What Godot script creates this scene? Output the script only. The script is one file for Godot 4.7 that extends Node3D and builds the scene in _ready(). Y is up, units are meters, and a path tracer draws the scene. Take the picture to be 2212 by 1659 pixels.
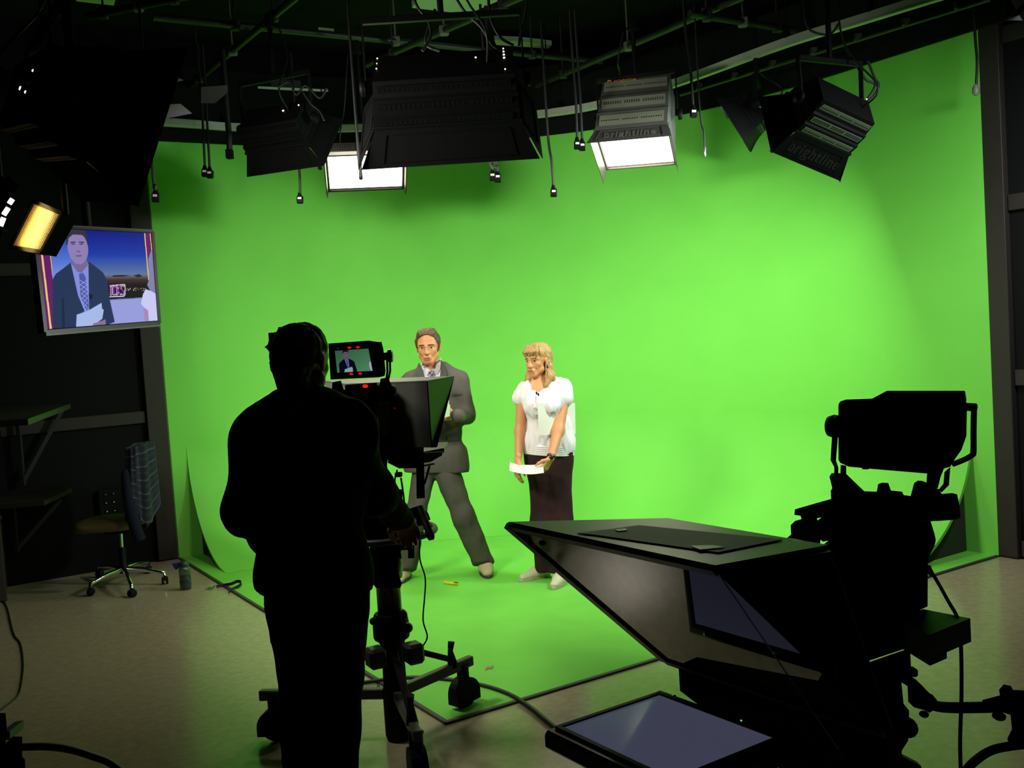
extends Node3D
# A television studio with a green cyclorama.
# Pixel helpers: a pixel of the 2212x1659 photograph gives a direction; distance comes from floor, wall or the thing's size.
const FPX := 2130.0
const EYE := Vector3(0, 1.70, 0)
var cam_b: Basis
const CU := Vector3(0.8440, 0, -0.5363)      # along the near edge of the green floor
const CV := Vector3(-0.5363, 0, -0.8440)     # along its left edge
const CN := Vector3(-0.384, 0, -4.300)       # near corner of the green floor
const WU := 4.22                              # right run of the cyclorama
const WV := 4.65                              # left run of the cyclorama
const CR := 3.40                              # radius of its corner
const COVE := 0.92
const TOP := 3.48

func ray(x: float, y: float) -> Vector3:
	return cam_b * Vector3((x - 1106.0) / FPX, -(y - 829.5) / FPX, -1.0)
func px(x: float, y: float, d: float) -> Vector3:
	return EYE + ray(x, y) * d
func flo(x: float, y: float, h := 0.0) -> Vector3:
	var r := ray(x, y)
	return EYE + r * ((h - EYE.y) / r.y)
func on_u(x: float, y: float, u: float) -> Vector3:
	var r := ray(x, y)
	return EYE + r * ((u + (CN - EYE).dot(CU)) / r.dot(CU))
func on_v(x: float, y: float, v: float) -> Vector3:
	var r := ray(x, y)
	return EYE + r * ((v + (CN - EYE).dot(CV)) / r.dot(CV))
func uv(u: float, v: float, y := 0.0) -> Vector3:
	return CN + CU * u + CV * v + Vector3(0, y, 0)

# ---------------------------------------------------------------- mesh builder (world coordinates in, thing-local out)
class G:
	var st := SurfaceTool.new()
	var o := Vector3.ZERO
	var group := 0
	func _init(origin := Vector3.ZERO):
		o = origin
		st.begin(Mesh.PRIMITIVE_TRIANGLES)
		st.set_smooth_group(-1)
	func flat() -> G:
		st.set_smooth_group(-1); return self
	func soft() -> G:
		group += 1; st.set_smooth_group(group); return self
	func tri(a: Vector3, b: Vector3, c: Vector3) -> void:
		st.add_vertex(a - o); st.add_vertex(b - o); st.add_vertex(c - o)
	func quad(a: Vector3, b: Vector3, c: Vector3, d: Vector3) -> void:
		tri(a, b, c); tri(a, c, d)
	func otri(a: Vector3, b: Vector3, c: Vector3, mid: Vector3) -> void:
		var n := (a - c).cross(a - b)
		if n.dot((a + b + c) / 3.0 - mid) >= 0.0: tri(a, b, c)
		else: tri(a, c, b)
	func oquad(a: Vector3, b: Vector3, c: Vector3, d: Vector3, mid: Vector3) -> void:
		otri(a, b, c, mid); otri(a, c, d, mid)
	# box with chamfered edges
	func box(c: Vector3, s: Vector3, bs := Basis(), bev := 0.0) -> G:
		flat()
		var h := s / 2.0
		var b: float = min(bev, min(h.x, min(h.y, h.z)) * 0.9)
		if b <= 0.0:
			var p := []
			for i in 8:
				p.append(c + bs * Vector3(h.x * (1 if i & 1 else -1), h.y * (1 if i & 2 else -1), h.z * (1 if i & 4 else -1)))
			for f in [[0, 1, 3, 2], [4, 5, 7, 6], [0, 1, 5, 4], [2, 3, 7, 6], [0, 2, 6, 4], [1, 3, 7, 5]]:
				oquad(p[f[0]], p[f[1]], p[f[2]], p[f[3]], c)
			return self
		var v := []
		for i in 8:
			var sg := Vector3(1 if i & 1 else -1, 1 if i & 2 else -1, 1 if i & 4 else -1)
			var row := []
			for ax in 3:
				var q := (h - Vector3(b, b, b)) * sg
				q[ax] = h[ax] * sg[ax]
				row.append(c + bs * q)
			v.append(row)
			otri(row[0], row[1], row[2], c)
		for ax in 3:
			var b1 := 1 << ((ax + 1) % 3)
			var b2 := 1 << ((ax + 2) % 3)
			for sd in [0, 1 << ax]:
				oquad(v[sd][ax], v[sd | b1][ax], v[sd | b1 | b2][ax], v[sd | b2][ax], c)
			for k in [0, b1, b2, b1 | b2]:
				var a1: int = (ax + 1) % 3
				var a2: int = (ax + 2) % 3
				oquad(v[k][a1], v[k | (1 << ax)][a1], v[k | (1 << ax)][a2], v[k][a2], c)
		return self
	# bar of rectangular section between two points
	func bar(a: Vector3, b: Vector3, w: float, hgt: float, up := Vector3.UP, bev := 0.0) -> G:
		var z := (b - a).normalized()
		var x := up.cross(z)
		if x.length() < 0.01: x = Vector3.RIGHT.cross(z)
		x = x.normalized()
		return box((a + b) / 2.0, Vector3(w, hgt, (b - a).length()), Basis(x, z.cross(x).normalized(), z), bev)
	# round tube through points; r is a radius or an array of radii
	func tube(pts: Array, r, sides := 8, caps := true) -> G:
		var n := pts.size()
		var rings := []
		var t0: Vector3 = (pts[1] - pts[0]).normalized()
		var x := t0.cross(Vector3.UP)
		if x.length() < 0.05: x = t0.cross(Vector3.RIGHT)
		x = x.normalized()
		for i in n:
			var t: Vector3 = (pts[min(i + 1, n - 1)] - pts[max(i - 1, 0)]).normalized()
			x = (x - t * x.dot(t)).normalized()
			var y := t.cross(x)
			var rr: float = r[i] if r is Array else r
			var ring := PackedVector3Array()
			for k in sides:
				var a := TAU * k / sides
				ring.append(pts[i] + (x * cos(a) + y * sin(a)) * rr)
			rings.append(ring)
		return rings_mesh(rings, caps, true)
	func rings_mesh(rings: Array, caps := true, smooth := true) -> G:
		if smooth: soft()
		else: flat()
		var m: int = rings[0].size()
		for i in rings.size() - 1:
			var ca := Vector3.ZERO
			for p in rings[i]: ca += p
			for p in rings[i + 1]: ca += p
			ca /= 2.0 * m
			for k in m:
				var k2 := (k + 1) % m
				oquad(rings[i][k], rings[i][k2], rings[i + 1][k2], rings[i + 1][k], ca)
		if caps:
			flat()
			for e in [0, rings.size() - 1]:
				var cc := Vector3.ZERO
				for p in rings[e]: cc += p
				cc /= m
				var inner := Vector3.ZERO
				for p in rings[1 if e == 0 else e - 1]: inner += p
				inner /= m
				if inner.is_equal_approx(cc): inner = cc + Vector3.UP
				for k in m: otri(cc, rings[e][k], rings[e][(k + 1) % m], inner)
		return self
	# lathe: profile of Vector2(radius, height) about an axis
	func lathe(prof: Array, at: Vector3, axis := Vector3.UP, seg := 16, caps := true) -> G:
		var z := axis.normalized()
		var x := z.cross(Vector3.RIGHT)
		if x.length() < 0.05: x = z.cross(Vector3.FORWARD)
		x = x.normalized()
		var y := z.cross(x)
		var rings := []
		for p in prof:
			var ring := PackedVector3Array()
			for k in seg:
				var a := TAU * k / seg
				ring.append(at + z * p.y + (x * cos(a) + y * sin(a)) * max(p.x, 0.0002))
			rings.append(ring)
		return rings_mesh(rings, caps, true)
	# outline in 3D pushed along a vector
	func slab(pts: Array, push: Vector3) -> G:
		flat()
		var n := pts.size()
		var cen := Vector3.ZERO
		for p in pts: cen += p
		cen /= n
		var zn := push.normalized()
		var e: Vector3 = (pts[1] - pts[0])
		var x := (e - zn * e.dot(zn)).normalized()
		var y := zn.cross(x)
		var flatp := PackedVector2Array()
		for p in pts: flatp.append(Vector2((p - cen).dot(x), (p - cen).dot(y)))
		var idx := Geometry2D.triangulate_polygon(flatp)
		var mid := cen + push / 2.0
		for i in range(0, idx.size(), 3):
			var a: Vector3 = pts[idx[i]]
			var b: Vector3 = pts[idx[i + 1]]
			var c: Vector3 = pts[idx[i + 2]]
			var nn := (a - c).cross(a - b)
			if nn.dot(-push) >= 0.0:
				tri(a, b, c); tri(a + push, c + push, b + push)
			else:
				tri(a, c, b); tri(a + push, b + push, c + push)
		var area := 0.0
		for i in n:
			var p1 := flatp[i]
			var p2 := flatp[(i + 1) % n]
			area += p1.x * p2.y - p2.x * p1.y
		for i in n:
			var p: Vector3 = pts[i]
			var q: Vector3 = pts[(i + 1) % n]
			if area < 0.0: quad(p, q, q + push, p + push)
			else: quad(q, p, p + push, q + push)
		return self
	func ball(c: Vector3, r: Vector3, bs := Basis(), nlat := 8, nlon := 12) -> G:
		var rings := []
		for i in nlat + 1:
			var a := PI * i / nlat
			var ring := PackedVector3Array()
			for k in nlon:
				var b := TAU * k / nlon
				ring.append(c + bs * (Vector3(sin(a) * cos(b), cos(a), sin(a) * sin(b)) * r))
			rings.append(ring)
		return rings_mesh(rings, false, true)
	func done() -> ArrayMesh:
		st.generate_normals()
		return st.commit()

# ---------------------------------------------------------------- naming, parts, materials
var taken := {}
func numbered(n: String) -> String:
	taken[n] = taken.get(n, -1) + 1
	return n if taken[n] == 0 else "%s_%03d" % [n, taken[n]]
func thing(called: String, label: String, category: String, at: Vector3, group := "") -> Node3D:
	var o := Node3D.new()
	o.name = numbered(called)
	add_child(o)
	o.position = at
	o.set_meta("label", label)
	o.set_meta("category", category)
	if group: o.set_meta("group", group)
	return o
func part(called: String, g: G, m: Material, parent: Node3D = null, label := "") -> MeshInstance3D:
	var o := MeshInstance3D.new()
	o.mesh = g.done()
	o.material_override = m
	o.name = called
	o.cast_shadow = GeometryInstance3D.SHADOW_CASTING_SETTING_ON
	if parent == null:
		o.name = numbered(called)
		add_child(o)
		o.position = g.o
	else:
		parent.add_child(o, true)
		o.position = g.o - wpos(parent)
	if label: o.set_meta("label", label)
	return o
func wpos(n: Node3D) -> Vector3:
	var p := Vector3.ZERO
	var q: Node = n
	while q is Node3D and q != self:
		p += q.position
		q = q.get_parent()
	return p
func struct(called: String, g: G, m: Material) -> MeshInstance3D:
	var o := part(called, g, m)
	o.set_meta("kind", "structure")
	return o
func tag(o: Node, label: String, category: String, group := "") -> void:
	o.set_meta("label", label)
	o.set_meta("category", category)
	if group: o.set_meta("group", group)
var mats := {}
func mat(c: Color, rough := 0.6, metal := 0.0, spec := 0.5) -> StandardMaterial3D:
	var key := "%s %s %s %s" % [c, rough, metal, spec]
	if not mats.has(key):
		var m := StandardMaterial3D.new()
		m.albedo_color = c
		m.roughness = rough
		m.metallic = metal
		m.metallic_specular = spec
		mats[key] = m
	return mats[key]
func glow(c: Color, e: float, base := Color(0.02, 0.02, 0.02)) -> StandardMaterial3D:
	var m := StandardMaterial3D.new()
	m.albedo_color = base
	m.emission_enabled = true
	m.emission = c
	m.emission_energy_multiplier = e
	m.roughness = 0.4
	return m
func noise_tex(seed_: int, freq: float, lo: Color, hi: Color, size := 512) -> NoiseTexture2D:
	var n := FastNoiseLite.new()
	n.seed = seed_
	n.frequency = freq
	n.fractal_octaves = 4
	var t := NoiseTexture2D.new()
	t.width = size; t.height = size
	t.seamless = true
	t.noise = n
	var g := Gradient.new()
	g.set_color(0, lo); g.set_color(1, hi)
	t.color_ramp = g
	return t
func curve(pts: Array, per := 6) -> Array:
	# Catmull-Rom through points
	var out := []
	var n := pts.size()
	for i in n - 1:
		var p0: Vector3 = pts[max(i - 1, 0)]
		var p1: Vector3 = pts[i]
		var p2: Vector3 = pts[i + 1]
		var p3: Vector3 = pts[min(i + 2, n - 1)]
		for k in per:
			var t := float(k) / per
			out.append(p1.cubic_interpolate(p2, p0, p3, t))
	out.append(pts[n - 1])
	return out
# silhouette traced in the photograph, set at its own distance d with thickness t along the line of sight of its middle
func trace(g: G, pp: Array, d: float, t: float) -> G:
	var c := Vector2.ZERO
	for p in pp: c += Vector2(p[0], p[1])
	c /= pp.size()
	var pts := []
	for p in pp: pts.append(px(p[0], p[1], d))
	return g.slab(pts, ray(c.x, c.y).normalized() * t)

# ---------------------------------------------------------------- setting
var M := {}
func make_materials() -> void:
	M.black = mat(Color(0.03, 0.03, 0.032), 0.6, 0.0, 0.25)
	M.black_matte = mat(Color(0.03, 0.03, 0.03), 0.85, 0.0, 0.3)
	M.black_gloss = mat(Color(0.03, 0.03, 0.032), 0.25)
	M.dark_grey = mat(Color(0.13, 0.13, 0.13), 0.5)
	M.housing = mat(Color(0.30, 0.29, 0.27), 0.45)
	M.metal = mat(Color(0.62, 0.62, 0.60), 0.3, 1.0)
	M.chrome = mat(Color(0.85, 0.85, 0.85), 0.12, 1.0)
	M.rubber = mat(Color(0.05, 0.05, 0.05), 0.8, 0.0, 0.3)
	M.cable = mat(Color(0.05, 0.05, 0.05), 0.5)
	M.white = mat(Color(0.85, 0.85, 0.83), 0.7)
	var g := StandardMaterial3D.new()
	g.albedo_texture = noise_tex(11, 0.012, Color(0.45, 0.79, 0.295), Color(0.47, 0.81, 0.31))
	g.uv1_triplanar = true; g.uv1_world_triplanar = true; g.uv1_scale = Vector3(0.35, 0.35, 0.35)
	g.roughness = 0.62
	g.metallic_specular = 0.35
	M.green = g
	var gf: StandardMaterial3D = g.duplicate()
	gf.albedo_texture = noise_tex(12, 0.02, Color(0.44, 0.77, 0.28), Color(0.465, 0.80, 0.30))
	gf.roughness = 0.5
	M.green_floor = gf
	var fl := StandardMaterial3D.new()
	fl.albedo_texture = noise_tex(5, 0.03, Color(0.59, 0.535, 0.435), Color(0.665, 0.61, 0.505), 1024)
	fl.uv1_triplanar = true; fl.uv1_world_triplanar = true; fl.uv1_scale = Vector3(0.5, 0.5, 0.5)
	fl.roughness = 0.2
	fl.metallic_specular = 0.5
	M.floor = fl
	M.wood = StandardMaterial3D.new()
	M.wood.albedo_texture = noise_tex(8, 0.02, Color(0.115, 0.080, 0.060), Color(0.145, 0.105, 0.080))
	M.wood.uv1_triplanar = true; M.wood.uv1_world_triplanar = true; M.wood.uv1_scale = Vector3(3, 0.4, 3)
	M.wood.roughness = 0.7
	M.wall = mat(Color(0.035, 0.033, 0.032), 0.85, 0.0, 0.3)
	M.ceiling = mat(Color(0.10, 0.10, 0.10), 0.9, 0.0, 0.2)

func cyc_path(inset := 0.0, a := -0.02, b := -0.02) -> Array:
	# plan of the cyclorama wall: left run, corner, right run; inset moves it into the room
	var pts := []
	var cu := WU - CR
	var cv := WV - CR
	for i in 4: pts.append(Vector2(lerpf(a, cu, i / 4.0), WV - inset))
	for i in 41:
		var t := PI / 2 * i / 40.0
		pts.append(Vector2(cu + (CR - inset) * sin(t), cv + (CR - inset) * cos(t)))
	for i in range(1, 5): pts.append(Vector2(WU - inset, lerpf(cv, b, i / 4.0)))
	return pts

func build_setting() -> void:
	var g := G.new()
	# studio floor slab
	g.box(uv(-1.1, -0.6, -0.10), Vector3(10.9, 0.20, 11.3), Basis(CU, Vector3.UP, CU.cross(Vector3.UP)))
	struct("floor", g, M.floor)
	g = G.new()
	g.box(uv(-1.1, -0.6, 4.50), Vector3(10.9, 0.20, 11.3), Basis(CU, Vector3.UP, CU.cross(Vector3.UP)))
	struct("ceiling", g, M.ceiling)
	var cb := Basis(CU, Vector3.UP, CU.cross(Vector3.UP))
	# walls with thickness
	g = G.new(uv(-3.3, WV + 0.10))
	g.box(uv(-3.3, WV + 0.12, 2.2), Vector3(6.6, 4.4, 0.12), cb)
	var wl := struct("wall_left", g, M.wall)
	g = G.new(uv(WU + 0.10, -3.0))
	g.box(uv(WU + 0.12, -3.05, 2.2), Vector3(0.12, 4.4, 6.2), cb)
	var wr := struct("wall_right", g, M.wall)
	g = G.new(); g.box(uv(-1.1, -6.2, 2.2), Vector3(10.9, 4.4, 0.12), cb); struct("wall_behind", g, M.wall)
	g = G.new(); g.box(uv(-6.5, -0.6, 2.2), Vector3(0.12, 4.4, 11.3), cb); struct("wall_far_left", g, M.wall)
	g = G.new(); g.box(uv(2.2, WV + 0.26, 2.2), Vector3(4.5, 4.4, 0.12), cb); struct("wall_back", g, M.black_matte)
	g = G.new(); g.box(uv(WU + 0.26, 2.4, 2.2), Vector3(0.12, 4.4, 4.9), cb); struct("wall_back_right", g, M.black_matte)
	# frames of the flats on both sides
	g = G.new(uv(-0.09, WV)); g.box(uv(-0.09, WV + 0.03, 1.76), Vector3(0.17, 3.5, 0.06), cb, 0.004); part("post", g, M.wood, wl)
	g = G.new(uv(-0.7, WV)); g.box(uv(-0.72, WV + 0.045, 1.215), Vector3(1.08, 0.10, 0.03), cb, 0.004); part("rail", g, M.wood, wl)
	g = G.new(uv(-0.7, WV)); g.box(uv(-0.72, WV + 0.045, 2.45), Vector3(1.08, 0.10, 0.03), cb, 0.004); part("rail", g, M.wood, wl)
	g = G.new(uv(-1.35, WV)); g.box(uv(-1.35, WV + 0.045, 1.76), Vector3(0.10, 3.5, 0.03), cb, 0.004); part("post", g, M.wood, wl)
	g = G.new(uv(WU, -0.09)); g.box(uv(WU + 0.03, -0.085, 1.76), Vector3(0.06, 3.5, 0.135), cb, 0.004); part("post", g, M.wood, wr)
	for y in [0.07, 1.205, 2.345, 3.42]:
		g = G.new(uv(WU, -0.7)); g.box(uv(WU + 0.045, -0.72, y), Vector3(0.03, 0.105, 1.12), cb, 0.004); part("rail", g, M.wood, wr)
	g = G.new(uv(WU, -1.35)); g.box(uv(WU + 0.045, -1.35, 1.76), Vector3(0.03, 3.5, 0.12), cb, 0.004); part("post", g, M.wood, wr)
	# cyclorama wall: curved sheet with thickness
	g = G.new(uv(2, 2)); g.soft()
	var a := cyc_path(0.0)
	var b := cyc_path(-0.05)
	for i in a.size() - 1:
		var p: Vector2 = a[i]; var q: Vector2 = a[i + 1]
		var p2: Vector2 = b[i]; var q2: Vector2 = b[i + 1]
		g.soft() if i == 0 else null
		var m := uv((p.x + p2.x) / 2, (p.y + p2.y) / 2, 1.7)
		g.oquad(uv(p.x, p.y, 0), uv(q.x, q.y, 0), uv(q.x, q.y, TOP + 0.2), uv(p.x, p.y, TOP + 0.2), m)
	g.flat()
	for i in a.size() - 1:
		var p: Vector2 = a[i]; var q: Vector2 = a[i + 1]
		var p2: Vector2 = b[i]; var q2: Vector2 = b[i + 1]
		var m := uv((p.x + p2.x) / 2, (p.y + p2.y) / 2, 1.7)
		g.oquad(uv(p2.x, p2.y, 0), uv(q2.x, q2.y, 0), uv(q2.x, q2.y, TOP + 0.2), uv(p2.x, p2.y, TOP + 0.2), m)
		g.oquad(uv(p.x, p.y, TOP + 0.2), uv(q.x, q.y, TOP + 0.2), uv(q2.x, q2.y, TOP + 0.2), uv(p2.x, p2.y, TOP + 0.2), m)
	for e in [0, a.size() - 1]:
		var p: Vector2 = a[e]; var q: Vector2 = b[e]
		g.oquad(uv(p.x, p.y, 0), uv(q.x, q.y, 0), uv(q.x, q.y, TOP + 0.2), uv(p.x, p.y, TOP + 0.2), uv(2, 2, 1))
	var cyc := struct("wall_cyclorama", g, M.green)
	# the cove: a bent sheet from wall to floor, open at its two ends
	g = G.new(uv(2, 2))
	var nprof := 30
	var rows := []
	var rows2 := []
	for i in nprof + 1:
		var t := PI / 2 * i / nprof
		var ins := COVE * (1.0 - cos(t)) + 0.002
		var hh := COVE * (1.0 - sin(t)) + 0.008
		rows.append([cyc_path(ins, 0.12, 0.14), hh])
		rows2.append([cyc_path(max(ins - 0.022 * cos(t) - 0.001, 0.001), 0.12, 0.14), max(hh - 0.022 * sin(t), 0.006)])
	g.soft()
	for i in nprof:
		for k in rows[0][0].size() - 1:
			var p: Vector2 = rows[i][0][k]; var q: Vector2 = rows[i][0][k + 1]
			var p2: Vector2 = rows[i + 1][0][k]; var q2: Vector2 = rows[i + 1][0][k + 1]
			var h1: float = rows[i][1]; var h2: float = rows[i + 1][1]
			g.oquad(uv(p.x, p.y, h1), uv(q.x, q.y, h1), uv(q2.x, q2.y, h2), uv(p2.x, p2.y, h2), uv((p.x + p2.x) * 0.5 + (p.x - 1.5) * 0.5, (p.y + p2.y) * 0.5 + (p.y - 1.0) * 0.5, -1.0))
	g.flat()
	for i in nprof:
		for e in [0, rows[0][0].size() - 1]:
			var p: Vector2 = rows[i][0][e]; var q: Vector2 = rows[i + 1][0][e]
			var p2: Vector2 = rows2[i][0][e]; var q2: Vector2 = rows2[i + 1][0][e]
			g.quad(uv(p.x, p.y, rows[i][1]), uv(q.x, q.y, rows[i + 1][1]), uv(q2.x, q2.y, rows2[i + 1][1]), uv(p2.x, p2.y, rows2[i][1]))
	part("cove", g, M.green, cyc)
	# ribs that carry the cove sheet, dark plywood a hand's breadth inside each end
	for e in [[0.19, true], [0.21, false]]:
		var poly := []
		for i in nprof + 1:
			var t := PI / 2 * i / nprof
			var ins := COVE * (1.0 - cos(t)) - 0.02
			var hh := COVE * (1.0 - sin(t)) - 0.005
			if hh > 0.012 and ins > 0.004:
				poly.append(uv(e[0], WV - ins, hh) if e[1] else uv(WU - ins, e[0], hh))
		poly.append(uv(e[0], WV - 0.004, 0.008) if e[1] else uv(WU - 0.004, e[0], 0.008))
		g = G.new(poly[0])
		g.slab(poly, (CU if e[1] else CV) * 0.018)
		part("rib", g, mat(Color(0.16, 0.17, 0.13), 0.8), cyc)
	# green floor sheet
	g = G.new(uv(2, 2))
	g.box(uv(WU / 2, WV / 2, 0.002), Vector3(WU, 0.010, WV), cb)
	struct("floor_green", g, M.green_floor)
	g = G.new(uv(0, WV / 2)); g.box(uv(-0.008, WV / 2, 0.004), Vector3(0.026, 0.014, WV + 0.03), cb, 0.003); struct("trim_1", g, mat(Color(0.20, 0.19, 0.16), 0.5))
	g = G.new(uv(WU / 2, 0)); g.box(uv(WU / 2, -0.008, 0.004), Vector3(WU + 0.03, 0.014, 0.026), cb, 0.003); struct("trim_2", g, mat(Color(0.20, 0.19, 0.16), 0.5))
	# black valance over the top edge of the cyclorama
	g = G.new(uv(2, 2, TOP))
	a = cyc_path(0.03, -0.2, -0.25); b = cyc_path(0.06, -0.2, -0.25)
	for i in a.size() - 1:
		var p: Vector2 = a[i]; var q: Vector2 = a[i + 1]
		var p2: Vector2 = b[i]; var q2: Vector2 = b[i + 1]
		var m := uv((p.x + q2.x) / 2, (p.y + q2.y) / 2, TOP + 0.3)
		g.oquad(uv(p2.x, p2.y, TOP), uv(q2.x, q2.y, TOP), uv(q2.x, q2.y, TOP + 0.62), uv(p2.x, p2.y, TOP + 0.62), m)
		g.oquad(uv(p.x, p.y, TOP), uv(q.x, q.y, TOP), uv(q.x, q.y, TOP + 0.62), uv(p.x, p.y, TOP + 0.62), m)
		g.oquad(uv(p.x, p.y, TOP), uv(q.x, q.y, TOP), uv(q2.x, q2.y, TOP), uv(p2.x, p2.y, TOP), m)
	struct("trim_3", g, M.black_matte)

# ---------------------------------------------------------------- studio soft lights
# p: face centre, aim: point it looks at, w/h/dep in metres, roll in degrees about the aim
func softlight(called: String, label: String, p: Vector3, aim: Vector3, s: Dictionary) -> Node3D:
	var w: float = s.get("w", 0.55)
	var h: float = s.get("h", 0.34)
	var dep: float = s.get("dep", 0.17)
	var fl: float = s.get("flap", 0.17)
	var fwd := (aim - p).normalized()
	var rt := fwd.cross(Vector3.UP).normalized()
	var roll: float = deg_to_rad(s.get("roll", 0.0))
	rt = rt.rotated(fwd, roll)
	var up := rt.cross(fwd).normalized()
	var back := -fwd
	var q := func(x: float, y: float, z: float) -> Vector3: return p + rt * x + up * y + back * z   # z runs to the back
	var t := thing(called, label, "studio light", p, s.get("group", ""))
	var hm: Material = s.get("mat", M.black)
	var bs := Basis(rt, up, back)
	# housing: stepped shell, open at the front
	var g := G.new(p)
	var secs := [[0.0, 1.0, 1.0], [0.30, 1.0, 0.98], [0.34, 0.985, 0.90], [0.62, 0.985, 0.84], [0.66, 0.97, 0.76], [1.0, 0.96, 0.60]]
	var rings := []
	for sc in secs:
		var hw: float = w / 2 * sc[1]
		var hh: float = h / 2 * sc[2]
		rings.append(PackedVector3Array([q.call(-hw, -hh, dep * sc[0]), q.call(hw, -hh, dep * sc[0]), q.call(hw, hh, dep * sc[0]), q.call(-hw, hh, dep * sc[0])]))
	g.rings_mesh(rings, false, false)
	var e: PackedVector3Array = rings[rings.size() - 1]
	g.oquad(e[0], e[1], e[2], e[3], p)
	part("housing", g, hm, t)
	# rim of the opening
	g = G.new(p)
	for sy in [-1, 1]:
		g.box(q.call(0, sy * h / 2, 0), Vector3(w + 0.024, 0.014, 0.02), bs, 0.003)
	for sx in [-1, 1]:
		g.box(q.call(sx * w / 2, 0, 0), Vector3(0.014, h + 0.012, 0.02), bs, 0.003)
	part("rim", g, hm, t)
	# vent strips with slots
	if s.get("vents", true):
		for sy in [-1, 1]:
			for k in [[0.15, 0.995], [0.48, 0.875], [0.84, 0.69]]:
				g = G.new(p)
				var yy: float = sy * h / 2 * k[1]
				g.box(q.call(0, yy + sy * 0.003, dep * k[0]), Vector3(w * 0.9, 0.004, dep * 0.17), bs)
				part("vent_strip", g, s.get("strip", M.dark_grey), t)
				g = G.new(p)
				var n := 26
				for row in (2 if k[0] == 0.48 else 1):
					for i in n:
						if i == 9 or i == 17: continue
						g.box(q.call((i - (n - 1) / 2.0) * w * 0.86 / n, yy + sy * 0.0055, dep * k[0] + (row - 0.25) * 0.012), Vector3(w * 0.014, 0.002, 0.008), bs)
				var sl := part("vent_slots", g, M.black_matte, t)
				sl.set_meta("kind", "stuff")
	if s.has("logo"):
		var hl := part_logo(t, q.call(w * 0.38, h / 2 * 0.645, dep * 0.93), rt, up, back, w)
	# tubes / diffuser: what gives the light
	var lc: Color = s.get("color", Color(1.0, 0.96, 0.88))
	g = G.new(p)
	g.box(q.call(0, 0, s.get("recess", dep * 0.28)), Vector3(w * 0.965, h * 0.955, 0.006), bs)
	var fm := glow(lc, s.get("face", 6.0), Color(0.85, 0.84, 0.8))
	if s.has("face_mat"): fm = s.face_mat
	part("diffuser", g, fm, t)
	if s.get("energy", 0.0) > 0.0:
		var a := AreaLight3D.new()
		a.name = "lamp_glow"
		t.add_child(a)
		a.area_size = Vector2(w * 0.94, h * 0.92)
		a.light_color = lc
		a.light_energy = s.energy
		a.area_range = 30.0
		a.shadow_enabled = true
		a.transform = Transform3D(bs, back * (s.get("recess", dep * 0.28) - 0.012))
	# barn doors, hinged on the rim
	var fa: Dictionary = s.get("doors", {"bottom": 25.0, "top": 25.0, "left": 25.0, "right": 25.0})
	for k in fa:
		var ang: float = deg_to_rad(fa[k])
		var out := up if k == "top" else (-up if k == "bottom" else (rt if k == "right" else -rt))
		var along := rt if k in ["top", "bottom"] else up
		var half: float = (w if k in ["top", "bottom"] else h) / 2
		var off: float = (h if k in ["top", "bottom"] else w) / 2
		var ln: float = s.get("flap_" + k, fl)
		var dirv := fwd * cos(ang) + out * sin(ang)
		var nrm := (out * cos(ang) - fwd * sin(ang))
		var c0 := p + out * (off + 0.004) + fwd * 0.008
		var flare: float = s.get("flare", 0.16) * ln / 0.17
		var pts := [c0 - along * half, c0 + along * half, c0 + along * (half + flare * 0.5) + dirv * ln, c0 - along * (half + flare * 0.5) + dirv * ln]
		g = G.new(p)
		g.slab(pts, nrm * 0.004)
		var door := part("barn_door", g, s.get("door_mat", hm), t)
		# pressed border on the outer side
		g = G.new(p)
		for rr in [[0.12, 0.16], [0.84, 0.88]]:
			g.bar(c0 + dirv * ln * rr[0] - along * half * 0.85 + nrm * 0.006, c0 + dirv * ln * rr[0] + along * half * 0.85 + nrm * 0.006, 0.006, 0.004, nrm)
		for sx in [-1, 1]:
			g.bar(c0 + dirv * ln * 0.12 + along * half * 0.85 * sx + nrm * 0.006, c0 + dirv * ln * 0.86 + along * half * (0.93) * sx + nrm * 0.006, 0.006, 0.004, nrm)
		part("pressed_border", g, s.get("door_mat", hm), door)
		if s.has("door_text") and k == s.get("text_door", "bottom"):
			text_on(door, s.door_text, c0 + dirv * ln * 0.52 + nrm * 0.0045, Basis(along * s.get("text_flip", 1.0), (-dirv if k == "bottom" else dirv) * s.get("text_flip", 1.0), nrm), ln * 0.55, 0.005, s.get("text_mat", mat(Color(0.34, 0.33, 0.31), 0.3)))
	# yoke and hanger up to the grid
	if s.get("yoke", true):
		g = G.new(p)
		var pm: Vector3 = p + back * dep * 0.5
		var yh: float = s.get("yoke_h", 0.30)
		var ha := rt
		ha.y = 0.0
		ha = ha.normalized()
		var yw := w / 2 + 0.035
		var upv := Vector3.UP
		var corner := []
		for sx in [-1, 1]:
			g.bar(pm + rt * yw * sx, pm + ha * yw * sx + upv * yh, 0.03, 0.008, rt)
			corner.append(pm + ha * yw * sx + upv * yh)
		g.bar(corner[0], corner[1], 0.034, 0.030, Vector3.UP, 0.003)
		part("yoke", g, s.get("yoke_mat", M.black), t)
		for sx in [-1, 1]:
			g = G.new(p)
			g.lathe([Vector2(0.0, 0), Vector2(0.035, 0.0), Vector2(0.04, 0.006), Vector2(0.036, 0.026), Vector2(0.0, 0.03)], pm + rt * (yw + 0.004) * sx, rt * sx, 12)
			part("tilt_knob", g, M.black, t)
		g = G.new(p)
		var ctop := pm + upv * yh
		var ptop: float = s.get("hang_y", 3.86)
		g.tube([ctop, Vector3(ctop.x, ptop, ctop.z)], 0.016, 10)
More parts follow.
